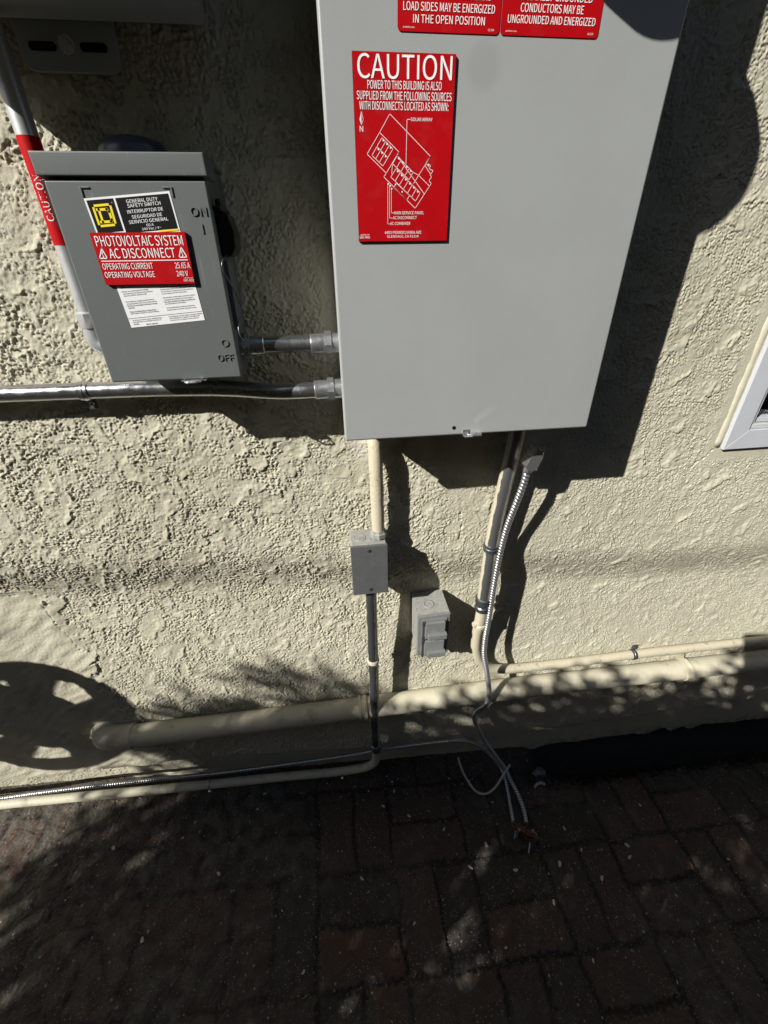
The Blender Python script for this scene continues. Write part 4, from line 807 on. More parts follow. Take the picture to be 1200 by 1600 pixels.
prism(bm, [(-.1128, 1.318), (-.1010, 1.3165), (-.0965, 1.300), (-.0975, 1.285), (-.1025, 1.277), (-.1128, 1.276)], .044, .080, .002)
lathe(bm, P(-.1085, .075, 1.3225), (0, 0, 1), [(0, .004), (.006, .004), (.0075, .0025)], 12)
emit('handle', bm, M['blackplastic'], sw, smooth=True, angle=35)
bm = bmesh.new(); box(bm, -.1148, -.1085, .050, .0840, 1.200, 1.272, .001)
emit('side_channel', bm, M['dkgray'], sw, smooth=True, angle=35)
bm = bmesh.new()
tube(bm, spline([P(-.108, .086, 1.278), P(-.1112, .0975, 1.272), P(-.1125, .0990, 1.264), P(-.1095, .0900, 1.252), P(-.106, .0780, 1.238), P(-.1045, .070, 1.224)], .002), .00065, 8)
tube(bm, spline([P(-.105, .082, 1.214), P(-.1075, .0930, 1.204), P(-.1065, .0950, 1.193), P(-.1035, .0900, 1.189), P(-.1025, .0860, 1.197)], .002), .00065, 8)
emit('seal_wire', bm, M['galv_dark'], sw, smooth=True)
# printed labels: millimetres from (-.27, 1.344)
LX, LZ = -.27, 1.344
def lm(x, z): return (LX+x/1000, LZ+z/1000)
def switch_labels():
    D = SD+.0004
    bm = bmesh.new(); prism(bm, [lm(34.5, -16.2), lm(43.6, -136.7), lm(127.0, -130.8), lm(119.0, -10.1)], SD+.0001, D)
    lab = emit('rating_label', bm, M['paper'], sw); lab['label'] = 'white and black printed rating label'
    bm = bmesh.new(); flatpoly(bm, [lm(36.5, -17.8), lm(62.6, -16.0), lm(64.2, -43.6), lm(38.4, -45.6)], D+.0002); flatpoly(bm, [lm(64.7, -15.9), lm(117.3, -12.1), lm(119.5, -41.9), lm(66.4, -45.6)], D+.0002)
    emit('black_field', bm, M['black'], lab)
    bm = bmesh.new()
    strokes(bm, [[lm(41.2, -22.3), lm(58.2, -21.0), lm(58.5, -38.2), lm(42.1, -39.4)]], .0020, D+.0004, True)
    strokes(bm, [[lm(44.4, -25.4), lm(53.6, -25.1), lm(55.4, -27.0), lm(55.9, -33.9), lm(54.6, -35.5), lm(44.8, -35.8)], [lm(45.9, -25.4), lm(46.6, -35.6)]], .0022, D+.0004)
    emit('yellow_emblem', bm, M['yellow'], lab); bm = bmesh.new()
    flatpoly(bm, [lm(99.9, -43.3), lm(119.6, -42.0), lm(119.8, -43.6), lm(100, -44.9)], D+.0004)
    emit('yellow_strip', bm, M['yellow'], lab)
    bm = bmesh.new()
    def tx(t, x0, x1, z0, z1, b=.012, sl=.075): text(bm, t, LX+x0/1000, LX+x1/1000, LZ+z0/1000, LZ+z1/1000, D+.0005, b, slope=sl)
    tx('GENERAL DUTY', 74.7, 105.9, -20.2, -17.3); tx('SAFETY SWITCH', 74.8, 107.8, -23.9, -21.0); tx('INTERRUPTOR DE', 73.1, 109.0, -28.9, -26.0); tx('SEGURIDAD DE', 76.2, 106.7, -33.2, -30.4); tx('SERVICIO GENERAL', 72.0, 111.8, -37.7, -34.8)
    tx('60 A', 88.6, 96.1, -39.9, -37.6, .004); tx('240 Vac / V~', 83.3, 102.8, -43.7, -41.0, .004); tx('R', 60.3, 61.0, -20.0, -19.2)
    emit('lettering', bm, M['white'], lab)
    # small print
    bm = bmesh.new()
    L = ['before removing any wiring,', 'handling fuses or making', 'connections.', '', '\u2022 Always use a properly rated voltage', '   sensing device at all line and load fuse', '   clips to confirm switch is off.', '', '', '\u2022 Turn off power supplying switch before', '   doing any other work on or inside switch.', '\u2022 Do not use renewable link fuses in fused', '   switches.', '', '   Failure to follow these instructions', '   will result in death or serious injury.']
    Rr = ['a un lado de cargar', '', '\u2022 Siempre utilice un dispositivo de sensor', '   nominal adecuado en las clips para fusibles', '   de los lados de carga y l\u00ednea para confirmar', '   la desenergizaci\u00f3n del interruptor.', '', '\u2022 Desenergice el interruptor antes de realizar', '   cualquier otro trabajo en el interruptor.', '\u2022 No utilice fusibles de cinta removibles en', '   los interruptores de fusible.', '', '   El incumplimiento de estas precauciones', '   podr\u00e1 causar la muerte o lesiones serias.']
    def col(rows, x, z, dx, width, pitch):
        n = max(len(r) for r in rows)
        for i, r in enumerate(rows):
            s_ = r.strip()
            if not s_: continue
            ind = 0 if s_[0] == '\u2022' else 1.6
            wdt = width*len(s_)/n
            X0 = x+dx*i+ind; Z0 = z-pitch*i
            text(bm, s_, LX+X0/1000, LX+(X0+wdt)/1000, LZ+(Z0-1.25)/1000, LZ+(Z0+.35)/1000, D+.0002, .006, slope=.07)
    col(L, 42.2, -91.5, .22, 35.5, 2.02); col(Rr, 83.6, -92.0, .22, 37.5, 2.06)
    strokes(bm, [[lm(42.5, -127.2), lm(125.8, -121.3)]], .0003, D+.0002)
    col(['To lock out switch, place padlock hasp', 'through hole in endplate and hole in', 'handle.'], 45.3, -128.7, .2, 33, 1.95); col(['Para bloquear el interruptor, ponga la aldaba', 'del candado por el agujero en la placa de', 'terminaci\u00f3n y el agujero en la palanca.'], 86.2, -125.8, .2, 37.5, 1.95)
    text(bm, '40274-320-03', LX+.0606, LX+.0735, LZ-.1343, LZ-.1328, D+.0002, .006, slope=.07)
    emit('small_print', bm, M['black'], lab)
    # red photovoltaic sign on top
    bm = bmesh.new(); x0, x1, z0, z1 = LX+.0311, LX+.1262, LZ-.0932, LZ-.0450
    prism(bm, [(x0, z1), (x0+.0005, z0+.0004), (x1-.0006, z0), (x1+.0002, z1)], D+.0003, SD+.0034)
    s = emit('photovoltaic_sign', bm, M['black'], sw); s['label'] = 'red photovoltaic disconnect sign'
    D2 = SD+.0036
    bm = bmesh.new(); flatpoly(bm, [(x0+.0001, z1-.0001), (x0+.0006, z0+.0005), (x1-.0007, z0+.0001), (x1, z1-.0001)], D2); emit('sign_face', bm, M['red'], s)
    D3 = D2+.0003
    bm = bmesh.new()
    def ty(t, x0, x1, z0, z1, b=.004): text(bm, t, LX+x0/1000, LX+x1/1000, LZ+z0/1000, LZ+z1/1000, D3, b)
    ty('PHOTOVOLTAIC SYSTEM', 34.6, 122.4, -57.0, -48.0); ty('AC DISCONNECT', 44.6, 111.8, -68.0, -59.2); ty('OPERATING CURRENT', 34.1, 85.7, -78.2, -72.6); ty('OPERATING VOLTAGE', 33.9, 85.3, -86.0, -80.6); ty('25.65 A', 108.7, 124.4, -78.2, -72.8); ty('240 V', 108.5, 120.4, -85.8, -80.6)
    ty('etecsolar.com', 115.3, 124.6, -88.1, -86.8); ty('ENC-4102', 114.6, 125.2, -90.9, -88.7, .008)
    for a, b, c in (((33.7, -67.9), (41.4, -67.9), (38.7, -58.9)), ((115.0, -67.9), (123.2, -67.9), (119.3, -58.6))):
        strokes(bm, [[lm(*a), lm(*b), lm(*c)]], .0009, D3, True)
        cx, cz = (a[0]+b[0]+c[0])/3, (a[1]+b[1]+c[1])/3
        strokes(bm, [[lm(cx+.5, cz+3.0), lm(cx-.7, cz+.2), lm(cx+.6, cz-.2), lm(cx-.3, cz-2.4)]], .0008, D3)
    strokes(bm, [[lm(34.8, -70.5), lm(123.0, -70.4)]], .0008, D3)
    emit('lettering', bm, M['white'], s)
switch_labels()
for t_, a_, b_, c_, d_ in (('ON', -.1345, -.1180, 1.3130, 1.3205), ('I', -.1262, -.1248, 1.2975, 1.3058), ('O', -.1300, -.1212, 1.1835, 1.1915), ('OFF', -.1375, -.1185, 1.1670, 1.1745)):
    bm = bmesh.new(); text(bm, t_, a_, b_, c_, d_, SD-.0002, raise_=.0013); emit('raised_lettering', bm, M['switch'], sw)
for cx, sgn in ((-.2355, 1), (-.1485, -1)):
    bm = bmesh.new()
    box(bm, cx-.0008, cx+.0008, SD-.001, SD+.0012, 1.3290, 1.3375, .0004); a, b = sorted((cx+sgn*.0009, cx+sgn*.0085))
    box(bm, a, b, SD-.001, SD+.0012, 1.3360, 1.3375, .0004)
    emit('corner_mark', bm, M['switch'], sw, smooth=True, angle=35)
bm = bmesh.new()
tube(bm, fillet([P(-.182, SD-.003, 1.1455), P(-.180, SD+.010, 1.1450), P(-.163, SD+.010, 1.1455), P(-.160, SD-.003, 1.1460)], .005, 5), .0014, 8)
box(bm, -.186, -.156, SD-.008, SD+.003, 1.1448, 1.1460, .0004)
emit('hasp', bm, M['zinc'], sw, smooth=True, angle=35)

# ------------------------------------------------------------------ inverter above
inv = thing('inverter', 'grey inverter housing in shade above the switch box', 'inverter', (-.245, 0, 1.479))
bm = bmesh.new(); box(bm, -.392, -.100, .012, .187, 1.479, 1.98, .006, 3)
emit('housing', bm, M['inverter'], inv, smooth=True, angle=30)
bm = bmesh.new(); prism(bm, [(-.288, 1.52), (-.2915, 1.453), (-.2885, 1.4465), (-.282, 1.4445), (-.206, 1.4440), (-.1985, 1.4475), (-.1965, 1.455), (-.193, 1.52)], .0035, .0075, .0008)
br = emit('mounting_bracket', bm, M['inverter'], inv, smooth=True, angle=30)
for a in (-.2815, -.2320):
    bm = bmesh.new(); prism(bm, rounded(a, a+.0265, 1.4595, 1.4665, .0034), .0079, .0083); emit('slot', bm, M['black'], br)
bm = bmesh.new(); lathe(bm, P(-.2445, .0075, 1.4645), (0, -1, 0), [(0, .0052), (.002, .005), (.0045, .0040)], 6, facets=6); lathe(bm, P(-.2445, .0075, 1.4645), (0, -1, 0), [(0, .0078), (.0012, .0078)], 20)
emit('screw', bm, M['zinc'], br)

# ------------------------------------------------------------------ conduits round the boxes
def knurl(r, n, a): return lambda i, s, th: r+a*(1 if (int(th/(2*math.pi)*n*2) % 2) else 0)

rc = thing('riser_conduit', 'vertical steel conduit with a red caution sticker left of the switch box', 'conduit', (-.3005, -.035, 1.165))
bm = bmesh.new(); tube(bm, [P(-.3005, .031, z) for z in (1.21, 1.4, 1.6, 1.8, 2.0)], .0106, 32)
emit('pipe', bm, M['galv_lit'], rc, smooth=True, angle=50)
bm = bmesh.new()
lathe(bm, P(-.3005, .031, 1.2005), (0, 0, 1), [(0, .0125), (.002, .0142), (.018, .0142), (.020, .0120)], 8)
tube(bm, fillet([P(-.3005, .031, 1.203), P(-.3005, .031, 1.180), P(-.262, .031, 1.180)], .02, 8), .0122, 24)
emit('elbow', bm, M['galv_lit'], rc, smooth=True, angle=40)
def pipe_sticker():
    r = .0108; z0, z1 = 1.2905, 1.3875
    bm = bmesh.new()
    nseg = 36; a0, a1 = math.radians(-150), math.radians(130)         # angle from straight out, positive to the right
    pt = lambda a, z, rr=r: (-.3005+rr*math.sin(a), -.031-rr*math.cos(a), z)
    lo = [bm.verts.new(pt(a0+(a1-a0)*i/nseg, z0)) for i in range(nseg+1)]; hi = [bm.verts.new(pt(a0+(a1-a0)*i/nseg, z1)) for i in range(nseg+1)]
    for i in range(nseg): bm.faces.new((lo[i], lo[i+1], hi[i+1], hi[i]))
    s = emit('caution_sticker', bm, M['red'], rc, smooth=True)
    bm = bmesh.new()
    # letters read upwards: text x runs along z, text y runs round the pipe to the left
    def place(X, Z): return pt(-Z/r, X, r+.0002)
    text(bm, 'CAUTION', 1.3135, 1.3545, -.0035, .0040, 0, .004, place=place)
    emit('lettering', bm, M['white'], s, smooth=True); bm = bmesh.new()
    text(bm, 'SOLAR CIRCUIT', 1.320, 1.372, .0085, .0100, 0, .0, place=place)
    emit('small_print', bm, M['white'], s, smooth=True)
pipe_sticker()

hc = thing('long_conduit', 'long bright steel conduit running under the switch box into the panel', 'conduit', (-.342, -.02, 1.121))
bm = bmesh.new()
path = spline([P(-1.7, .022, 1.125), P(-1.0, .022, 1.1235), P(-.342, .022, 1.1205), P(-.21, .023, 1.1185), P(-.150, .028, 1.1165), P(-.085, .043, 1.1135), P(-.045, .049, 1.1140), P(.002, .050, 1.1150)], .006)
tube(bm, path, .0113, 28); emit('pipe', bm, M['galv'], hc, smooth=True, angle=50)
def connector(name, parent, o, ax, r, m='zinc'):
    bm = bmesh.new()
    lathe(bm, o, ax, [(-.030, r+.0012), (-.029, r+.0018), (-.0125, r+.0018), (-.012, r+.0012)], 28)
    lathe(bm, o, ax, [(-.0118, r+.0030), (-.0115, r+.0048), (-.0030, r+.0048), (-.0027, r+.003)], 8, facets=8)
    lathe(bm, o, ax, [(-.0026, r+.002), (.008, r+.002)], 24)
    return emit(name, bm, M[m], parent, smooth=True, angle=30)
connector('connector', hc, P(.004, .050, 1.1150), (1, 0, .02), .0113)
def strap(name, parent, c, ax, r, tab, m='galv', wd=.013):
    """one-hole strap: half band over the pipe with a screwed tab"""
    bm = bmesh.new(); a = Vector(ax).normalized()
    lathe(bm, Vector(c), a, [(-wd/2, r), (-wd/2+.0005, r+.0016), (-.002, r+.0016), (-.001, r+.0026), (.001, r+.0026), (.002, r+.0016), (wd/2-.0005, r+.0016), (wd/2, r)], 28)
    t = Vector(tab)
    side = a.cross(Vector((0, -1, 0))).normalized()
    if side.dot(t) < 0: side = -side
    Pc = Vector(c)+Vector((0, .6*r, 0))
    # tab as a small bevelled plate lying on the wall
    e = .5*wd
    pts = []
    for u in (-e, e):
        for v_ in (r*.9, r+.016):
            for d_ in (0, .0018): pts.append(bm.verts.new(Pc+a*u+side*v_+Vector((0, -d_, 0))))
    for q in ((0, 1, 3, 2), (4, 6, 7, 5), (0, 4, 5, 1), (2, 3, 7, 6), (0, 2, 6, 4), (1, 5, 7, 3)): bm.faces.new([pts[i] for i in q])
    lathe(bm, Pc+side*(r+.009)+Vector((0, -.0018, 0)), (0, -1, 0), [(0, .0042), (.0016, .0042), (.003, .0028)], 8, facets=8)
    return emit(name, bm, M[m], parent, smooth=True, angle=35)
strap('strap', hc, P(-.342, .022, 1.1205), (1, 0, -.005), .0113, (0, 0, -1))

sc_ = thing('short_conduit', 'short steel conduit joining the switch box to the panel', 'conduit', (-.05, -.058, 1.177))
bm = bmesh.new(); tube(bm, [P(-.112, .058, 1.1775), P(-.05, .058, 1.1775), P(.006, .058, 1.1770)], .0105, 28)
emit('pipe', bm, M['galv'], sc_, smooth=True, angle=50)
connector('connector', sc_, P(.005, .058, 1.1770), (1, 0, 0), .0105)
connector('connector', sc_, P(-.1145, .058, 1.1775), (-1, 0, 0), .0105)

# ------------------------------------------------------------------ stub, junction box and the conduit below it
stub = thing('pipe_stub', 'short beige painted pipe between the plaster and the small junction box', 'pipe', (.061, -.03, .85))
bm = bmesh.new(); tube(bm, spline([P(.0585, -.012, 1.052), P(.0588, .012, 1.035), P(.0592, .024, 1.012), P(.0598, .0285, .975), P(.0604, .029, .93), P(.0612, .029, .850)], .006), lambda i, s, th: .0115+.0003*math.sin(s*130+2*th), 24)
emit('pipe', bm, M['beige'], stub, smooth=True, angle=60)
bm = bmesh.new(); lathe(bm, P(.0612, .029, .844), (0, 0, 1), [(0, .0145), (.001, .0158), (.009, .0158), (.011, .0135), (.014, .0130)], 8, facets=8)
emit('locknut', bm, M['jbtop'], stub, smooth=True, angle=30)

jb = thing('junction_box', 'small grey junction box with a blank cover on the beige wall', 'junction box', (.041, 0, .733))
bm = bmesh.new(); box(bm, .0095, .0735, -.02, .051, .7335, .8415, .003, 3)
emit('body', bm, M['jbtop'], jb, smooth=True, angle=30)
bm = bmesh.new(); box(bm, .0085, .0745, .0515, .0575, .7325, .8425, .0016, 2)
cv = emit('cover', bm, M['jb'], jb, smooth=True, angle=30)
for z in (.8325, .7445):
    bm = bmesh.new(); lathe(bm, P(.0412, .0575, z), (0, -1, 0), [(0, .0034), (.0008, .0034), (.0014, .0022)], 14); emit('screw', bm, M['galv_dark'], cv, smooth=True, angle=35)
bm = bmesh.new(); lathe(bm, P(.0265, .028, .8415), (0, 0, 1), [(0, .0115), (.0008, .0112), (.0012, .0095), (.0006, .0088)], 24); box(bm, .0195, .0335, .0265, .0295, .8425, .8431)
emit('hub_plug', bm, M['jbtop'], jb, smooth=True, angle=35)

dc = thing('drop_conduit', 'dark conduit dropping from the small junction box and turning along the wall foot', 'conduit', (.042, -.033, .10))
vx = ([.15, .35, .53, .73], [.0405, .0415, .042, .043])
bm = bmesh.new(); tube(bm, spline([P(.043, .034, .7335), P(.0425, .034, .60), P(.042, .033, .45), P(.0412, .030, .30), P(.0407, .027, .19)], .006), .0112, 28)
o = emit('pipe', bm, M['overspray_dark'], dc, smooth=True, angle=60); side_attr(o, vx, .0112, -.25, .72)
bm = bmesh.new()
low = fillet([P(.0407, .027, .195), P(.0400, .021, .080), P(-.0600, .020, .071), P(-.2, .020, .084), P(-.445, .020, .0975), P(-.75, .021, .123), P(-.852, .021, .131), P(-1.3, .021, .150)], .045, 10)
tube(bm, low, .0108, 24); emit('lower_pipe', bm, M['beige_dirty'], dc, smooth=True, angle=60)
bm = bmesh.new(); lathe(bm, P(.0407, .0265, .168), (0, -.05, 1), [(0, .0120), (.001, .0142), (.010, .0142), (.012, .0128), (.016, .0128), (.018, .0148), (.028, .0148), (.030, .0122)], 8, facets=14)
emit('coupling', bm, M['galv_dark'], dc, smooth=True, angle=30)
bm = bmesh.new(); lathe(bm, P(.0421, .0335, .515), (0, 0, 1), [(0, .0116), (.0015, .0128), (.005, .0124), (.0065, .0135), (.010, .0130), (.0115, .0116)], 24)
emit('paint_ring', bm, M['beige'], dc, smooth=True, angle=40)
for cx, cz in ((-.055, .0715), (-.40, .0952)):
    bm = bmesh.new()
    lathe(bm, P(cx, .020, cz), (-1, 0, .03), [(-.0018, .0109), (-.0016, .0122), (.0016, .0122), (.0018, .0109)], 20)
    lathe(bm, P(cx, .030, cz-.011), (0, -1, -.3), [(0, .004), (.003, .0036)], 8, facets=8)
    emit('band_clamp', bm, M['zinc'], dc, smooth=True, angle=30)

# ------------------------------------------------------------------ outdoor outlet
ob = thing('outlet_box', 'grey weatherproof outlet box with two flip lids and a dusty top', 'outlet', (.168, 0, .542))
bm = bmesh.new(); prism(bm, [(.1365, .544), (.1995, .546), (.2005, .6575), (.1350, .6535)], -.02, .0465, .0015)
emit('body', bm, M['jbtop'], ob, smooth=True, angle=30)
bm = bmesh.new(); prism(bm, [(.1355, .5425), (.2000, .5445), (.2010, .6580), (.1345, .6540)], .047, .0535, .0015)
box(bm, .1430, .1945, .0530, .0560, .5520, .6480, .0008)
emit('cover', bm, M['outlet'], ob, smooth=True, angle=30)
for z0, z1 in ((.6010, .6455), (.5500, .5945)):
    bm = bmesh.new(); box(bm, .1480, .1900, .0562, .0640, z0, z1, .0022); box(bm, .1530, .1920, .0641, .0740, z0+.006, z0+.020, .0018)
    lid = emit('lid', bm, M['outlet'], ob, smooth=True, angle=30)
    bm = bmesh.new(); 
    for zz in (z1-.002, z0+.004): lathe(bm, P(.1445, .0615, zz-.004), (0, 0, 1), [(0, .0030), (.008, .0030)], 12)
    lathe(bm, P(.1445, .0605, z0), (0, 0, 1), [(0, .0018), (z1-z0, .0018)], 10)
    emit('hinge', bm, M['galv_dark'], lid, smooth=True, angle=35)
bm = bmesh.new(); lathe(bm, P(.163, .020, .6562), (0, 0, 1), [(0, .0115), (.0008, .0112), (.0012, .0092), (.0004, .0088)], 24)
emit('hub_plug', bm, M['jbtop'], ob, smooth=True, angle=35)

# ------------------------------------------------------------------ feeder conduit out of the panel
fc = thing('feeder_conduit', 'conduit from the panel base bending into a thin beige pipe to the right', 'conduit', (.277, -.03, .42))
fx = ([.57, .654, .80, .92, 1.07], [.277, .2765, .2770, .2835, .2890])
bm = bmesh.new(); tube(bm, spline([P(.2900, .040, 1.075), P(.2880, .038, 1.0), P(.2835, .033, .92), P(.2790, .030, .84), P(.2770, .030, .76), P(.2765, .030, .652)], .006), .0128, 30)
o = emit('pipe', bm, M['overspray'], fc, smooth=True, angle=60); side_attr(o, fx, .0128, -.26, .86)
bm = bmesh.new()
low = spline([P(.2765, .029, .660), P(.2765, .027, .60), P(.2770, .020, .55), P(.2830, .013, .495), P(.3000, .009, .448), P(.3300, .007, .416), P(.375, .006, .403), P(.46, .005, .3985), P(.60, .005, .3990), P(.72, .005, .4010), P(.9, .005, .4000), P(1.10, .005, .3970), P(1.5, .005, .392)], .01)
tube(bm, low, lambda i, s, th: .0112+.0002*math.sin(s*60+th*2), 24); emit('lower_pipe', bm, M['beige'], fc, smooth=True, angle=60)
bm = bmesh.new(); lathe(bm, P(.2766, .0295, .636), (0, 0, 1), [(0, .0130), (.001, .0155), (.011, .0155), (.013, .0138), (.019, .0138), (.021, .0160), (.033, .0160), (.035, .0132)], 24)
emit('coupling', bm, M['galv_dark'], fc, smooth=True, angle=30)
strap('strap', fc, P(.2772, .030, .797), (0, 0, 1), .0129, (1, 0, 0), 'galv_dark', .015)
strap('strap', fc, P(.707, .005, .4008), (1, 0, 0), .0113, (0, 0, 1), 'galv_dark', .011)
bm = bmesh.new(); lathe(bm, P(.2766, .0265, .585), (0, 0, 1), [(0, .0113), (.001, .0130), (.007, .0130), (.008, .0113)], 24); box(bm, .2605, .2665, .024, .036, .588, .596, .001)
emit('pipe_joint', bm, M['beige_dirty'], fc, smooth=True, angle=30)

# ------------------------------------------------------------------ drain pipe
dp = thing('drain_pipe', 'thick beige drain pipe along the foot of the wall', 'drain pipe', (.1, -.02, .30))
zt = lambda x: float(np.interp(x, [-.6, -.23, .37, .88, 1.6], [.330, .329, .336, .330, .322]))
bm = bmesh.new()
tube(bm, spline([P(x, .014, zt(x)) for x in (-.565, -.35, -.1, .15, .4, .65, .9, 1.2, 1.6)], .02), lambda i, s, th: .0255+.00025*math.sin(s*40+th), 36)
emit('pipe', bm, M['beige_dirty'], dp, smooth=True, angle=60)
bm = bmesh.new(); tube(bm, spline([P(-.520, .014, zt(-.52)), P(-.556, .013, .330), P(-.585, .004, .327), P(-.602, -.022, .324)], .004), .0283, 32)
emit('elbow', bm, M['beige_dirty'], dp, smooth=True, angle=50)
bm = bmesh.new(); lathe(bm, P(.004, .014, zt(0)), (1, 0, .01), [(0, .0262), (.001, .0292), (.005, .0292), (.0065, .0275), (.012, .0275), (.0135, .0296), (.019, .0296), (.021, .0262)], 36)
emit('coupling', bm, M['beige'], dp, smooth=True, angle=30)
bm = bmesh.new()
c = P(.868, .014, zt(.868)); lathe(bm, c, (1, 0, .22), [(-.011, .0262), (-.010, .0280), (-.004, .0280), (-.002, .0270), (.002, .0270), (.004, .0280), (.010, .0280), (.011, .0262)], 36)
pl = [bm.verts.new(P(*q)) for q in ((.848, .0, .356), (.868, .0, .352), (.856, .0, .392), (.836, .0, .396), (.848, .003, .356), (.868, .003, .352), (.856, .003, .392), (.836, .003, .396))]
for q in ((0, 1, 2, 3), (7, 6, 5, 4), (0, 4, 5, 1), (1, 5, 6, 2), (2, 6, 7, 3), (3, 7, 4, 0)): bm.faces.new([pl[i] for i in q])
emit('strap', bm, M['beige'], dp, smooth=True, angle=30)

# ------------------------------------------------------------------ flexible metal cables
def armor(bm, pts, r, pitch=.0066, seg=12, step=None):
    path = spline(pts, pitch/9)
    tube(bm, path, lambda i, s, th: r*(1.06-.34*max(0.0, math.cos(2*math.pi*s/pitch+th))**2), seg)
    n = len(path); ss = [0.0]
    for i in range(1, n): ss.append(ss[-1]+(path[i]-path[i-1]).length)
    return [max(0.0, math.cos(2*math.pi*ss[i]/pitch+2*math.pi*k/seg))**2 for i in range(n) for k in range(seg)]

ca = thing('armored_cable', 'flexible metal cable hanging from the panel down to the rusty clamp', 'cable', (.40, -.17, -.02))
gz = lambda x, y: float(zg(x))
bm = bmesh.new()
sm = armor(bm, [P(.3070, .061, .972), P(.3050, .060, .945), P(.3005, .053, .900), P(.2960, .044, .850), P(.2930, .039, .79), P(.2910, .038, .71), P(.2900, .040, .62), P(.2875, .043, .56), P(.2890, .047, .515), P(.2980, .052, .470), P(.3080, .053, .42), P(.3150, .052, .372), P(.3130, .048, .335), P(.2980, .040, .305), P(.2930, .036, .28), P(.2980, .033, .250), P(.310, .032, .215)], .0057)
attr(emit('cable', bm, M['alu'], ca, smooth=True).data, 'groove_shade', np.array(sm))
bm = bmesh.new()
sm = armor(bm, [P(.310, .032, .215), P(.335, .036, .155), P(.372, .042, .085), P(.403, .050, .030), P(.4150, .070, .004), P(.4260, .100, -.010), P(.4275, .135, -.014), P(.4210, .172, -.012)], .0054)
attr(emit('cable_tail', bm, M['alu'], ca, smooth=True).data, 'groove_shade', np.array(sm))
bm = bmesh.new()
lathe(bm, P(.3110, .060, 1.063), (0, 0, -1), [(0, .013), (.006, .013), (.006, .0095), (.020, .0095)], 8, facets=8)
prism(bm, [(.2975, .9835), (.3040, .9720), (.3180, .9730), (.3235, .9900), (.3260, 1.0060), (.3120, 1.0120), (.3080, 1.0000)], .048, .071, .002)
lathe(bm, P(.3075, .061, .978), (-.03, 0, -1), [(0, .0076), (.005, .0080), (.009, .0074)], 16)
lathe(bm, P(.3195, .061, .975), (.2, -.1, -1), [(0, .0024), (.004, .0024), (.0042, .0042), (.0075, .0042)], 10)
lathe(bm, P(.3190, .060, 1.006), (1, 0, .3), [(0, .0035), (.009, .0035), (.0092, .0050), (.012, .0048)], 10)
emit('connector', bm, M['zinc'], ca, smooth=True, angle=30)

cb = thing('ground_cable', 'thin flexible metal cable lying along the wall foot to the rusty clamp', 'cable', (-.3, -.03, .10))
bm = bmesh.new()
sm = armor(bm, [P(-1.25, .025, .178), P(-1.0, .024, .168), P(-.879, .022, .1605), P(-.791, .022, .1625), P(-.659, .021, .159), P(-.509, .020, .150), P(-.354, .018, .138), P(-.191, .016, .134), P(-.040, .014, .133), P(.045, .014, .140), P(.131, .018, .149), P(.20, .020, .152), P(.25, .021, .150), P(.295, .023, .138), P(.335, .026, .106), P(.370, .032, .060), P(.396, .045, .020), P(.4020, .075, -.004), P(.3960, .120, -.014), P(.3880, .165, -.014)], .0045, .0056, 10)
attr(emit('cable', bm, M['alu'], cb, smooth=True).data, 'groove_shade', np.array(sm))

gc = thing('ground_clamp', 'rusty bronze ground clamp at the end of the two metal cables', 'ground clamp', (.405, -.19, -.02))
g0 = gz(.4, -.19)+.008
def bar(bm, a, b, wd, th):
    a = Vector(a); b = Vector(b); t = (b-a).normalized(); s_ = t.cross(Vector((0, 0, 1))).normalized()*wd/2; u = s_.cross(t).normalized()*th/2
    q = [bm.verts.new(p+i*s_+j*u) for p in (a, b) for i, j in ((-1, -1), (1, -1), (1, 1), (-1, 1))]
    for f in ((0, 3, 2, 1), (4, 5, 6, 7), (0, 1, 5, 4), (1, 2, 6, 5), (2, 3, 7, 6), (3, 0, 4, 7)): bm.faces.new([q[i] for i in f])
bm = bmesh.new()
for dz, sh_ in ((.004, 0), (.019, .004)):
    pts = [(-.020, .016), (-.010, .010), (-.003, -.002), (.006, -.008), (.016, -.010), (.024, -.018)]
    for (ax, ay), (bx_, by) in zip(pts[:-1], pts[1:]):
        bar(bm, (.404+ax+sh_, -.194+ay, g0+dz+.006*math.sin((ax+.02)*80)), (.404+bx_+sh_, -.194+by, g0+dz+.006*math.sin((bx_+.02)*80)), .012, .006)
bmesh.ops.bevel(bm, geom=list(bm.edges), offset=.0009, segments=1, affect='EDGES')
emit('jaw', bm, M['rust'], gc)
bm = bmesh.new()
for (ax, ay), (vx_, vy) in (((-.014, .004), (-.4, -.5)), ((.020, -.004), (.5, -.6))):
    o_ = Vector((.404+ax, -.194+ay, g0+.028)); lathe(bm, o_, (vx_*.5, vy*.5, -1), [(0, .0048), (.004, .0048), (.0042, .0022), (.028, .0022)], 6, facets=6)
for q in (((.385, -.187, g0+.014), (.374, -.202, g0+.010)), ((.424, -.190, g0+.016), (.436, -.200, g0+.010)), ((.412, -.214, g0+.008), (.401, -.232, g0+.002))): tube(bm, [Vector(q[0]), Vector(q[1])], .0019, 8)
emit('bolt', bm, M['zinc'], gc, smooth=True, angle=35)
bm = bmesh.new(); tube(bm, spline([Vector((.388, -.163, g0+.012)), Vector((.392, -.176, g0+.016)), Vector((.402, -.184, g0+.014)), Vector((.414, -.182, g0+.016)), Vector((.421, -.170, g0+.012))], .003), .0022, 8)
emit('copper_wire', bm, M['rust'], gc, smooth=True)

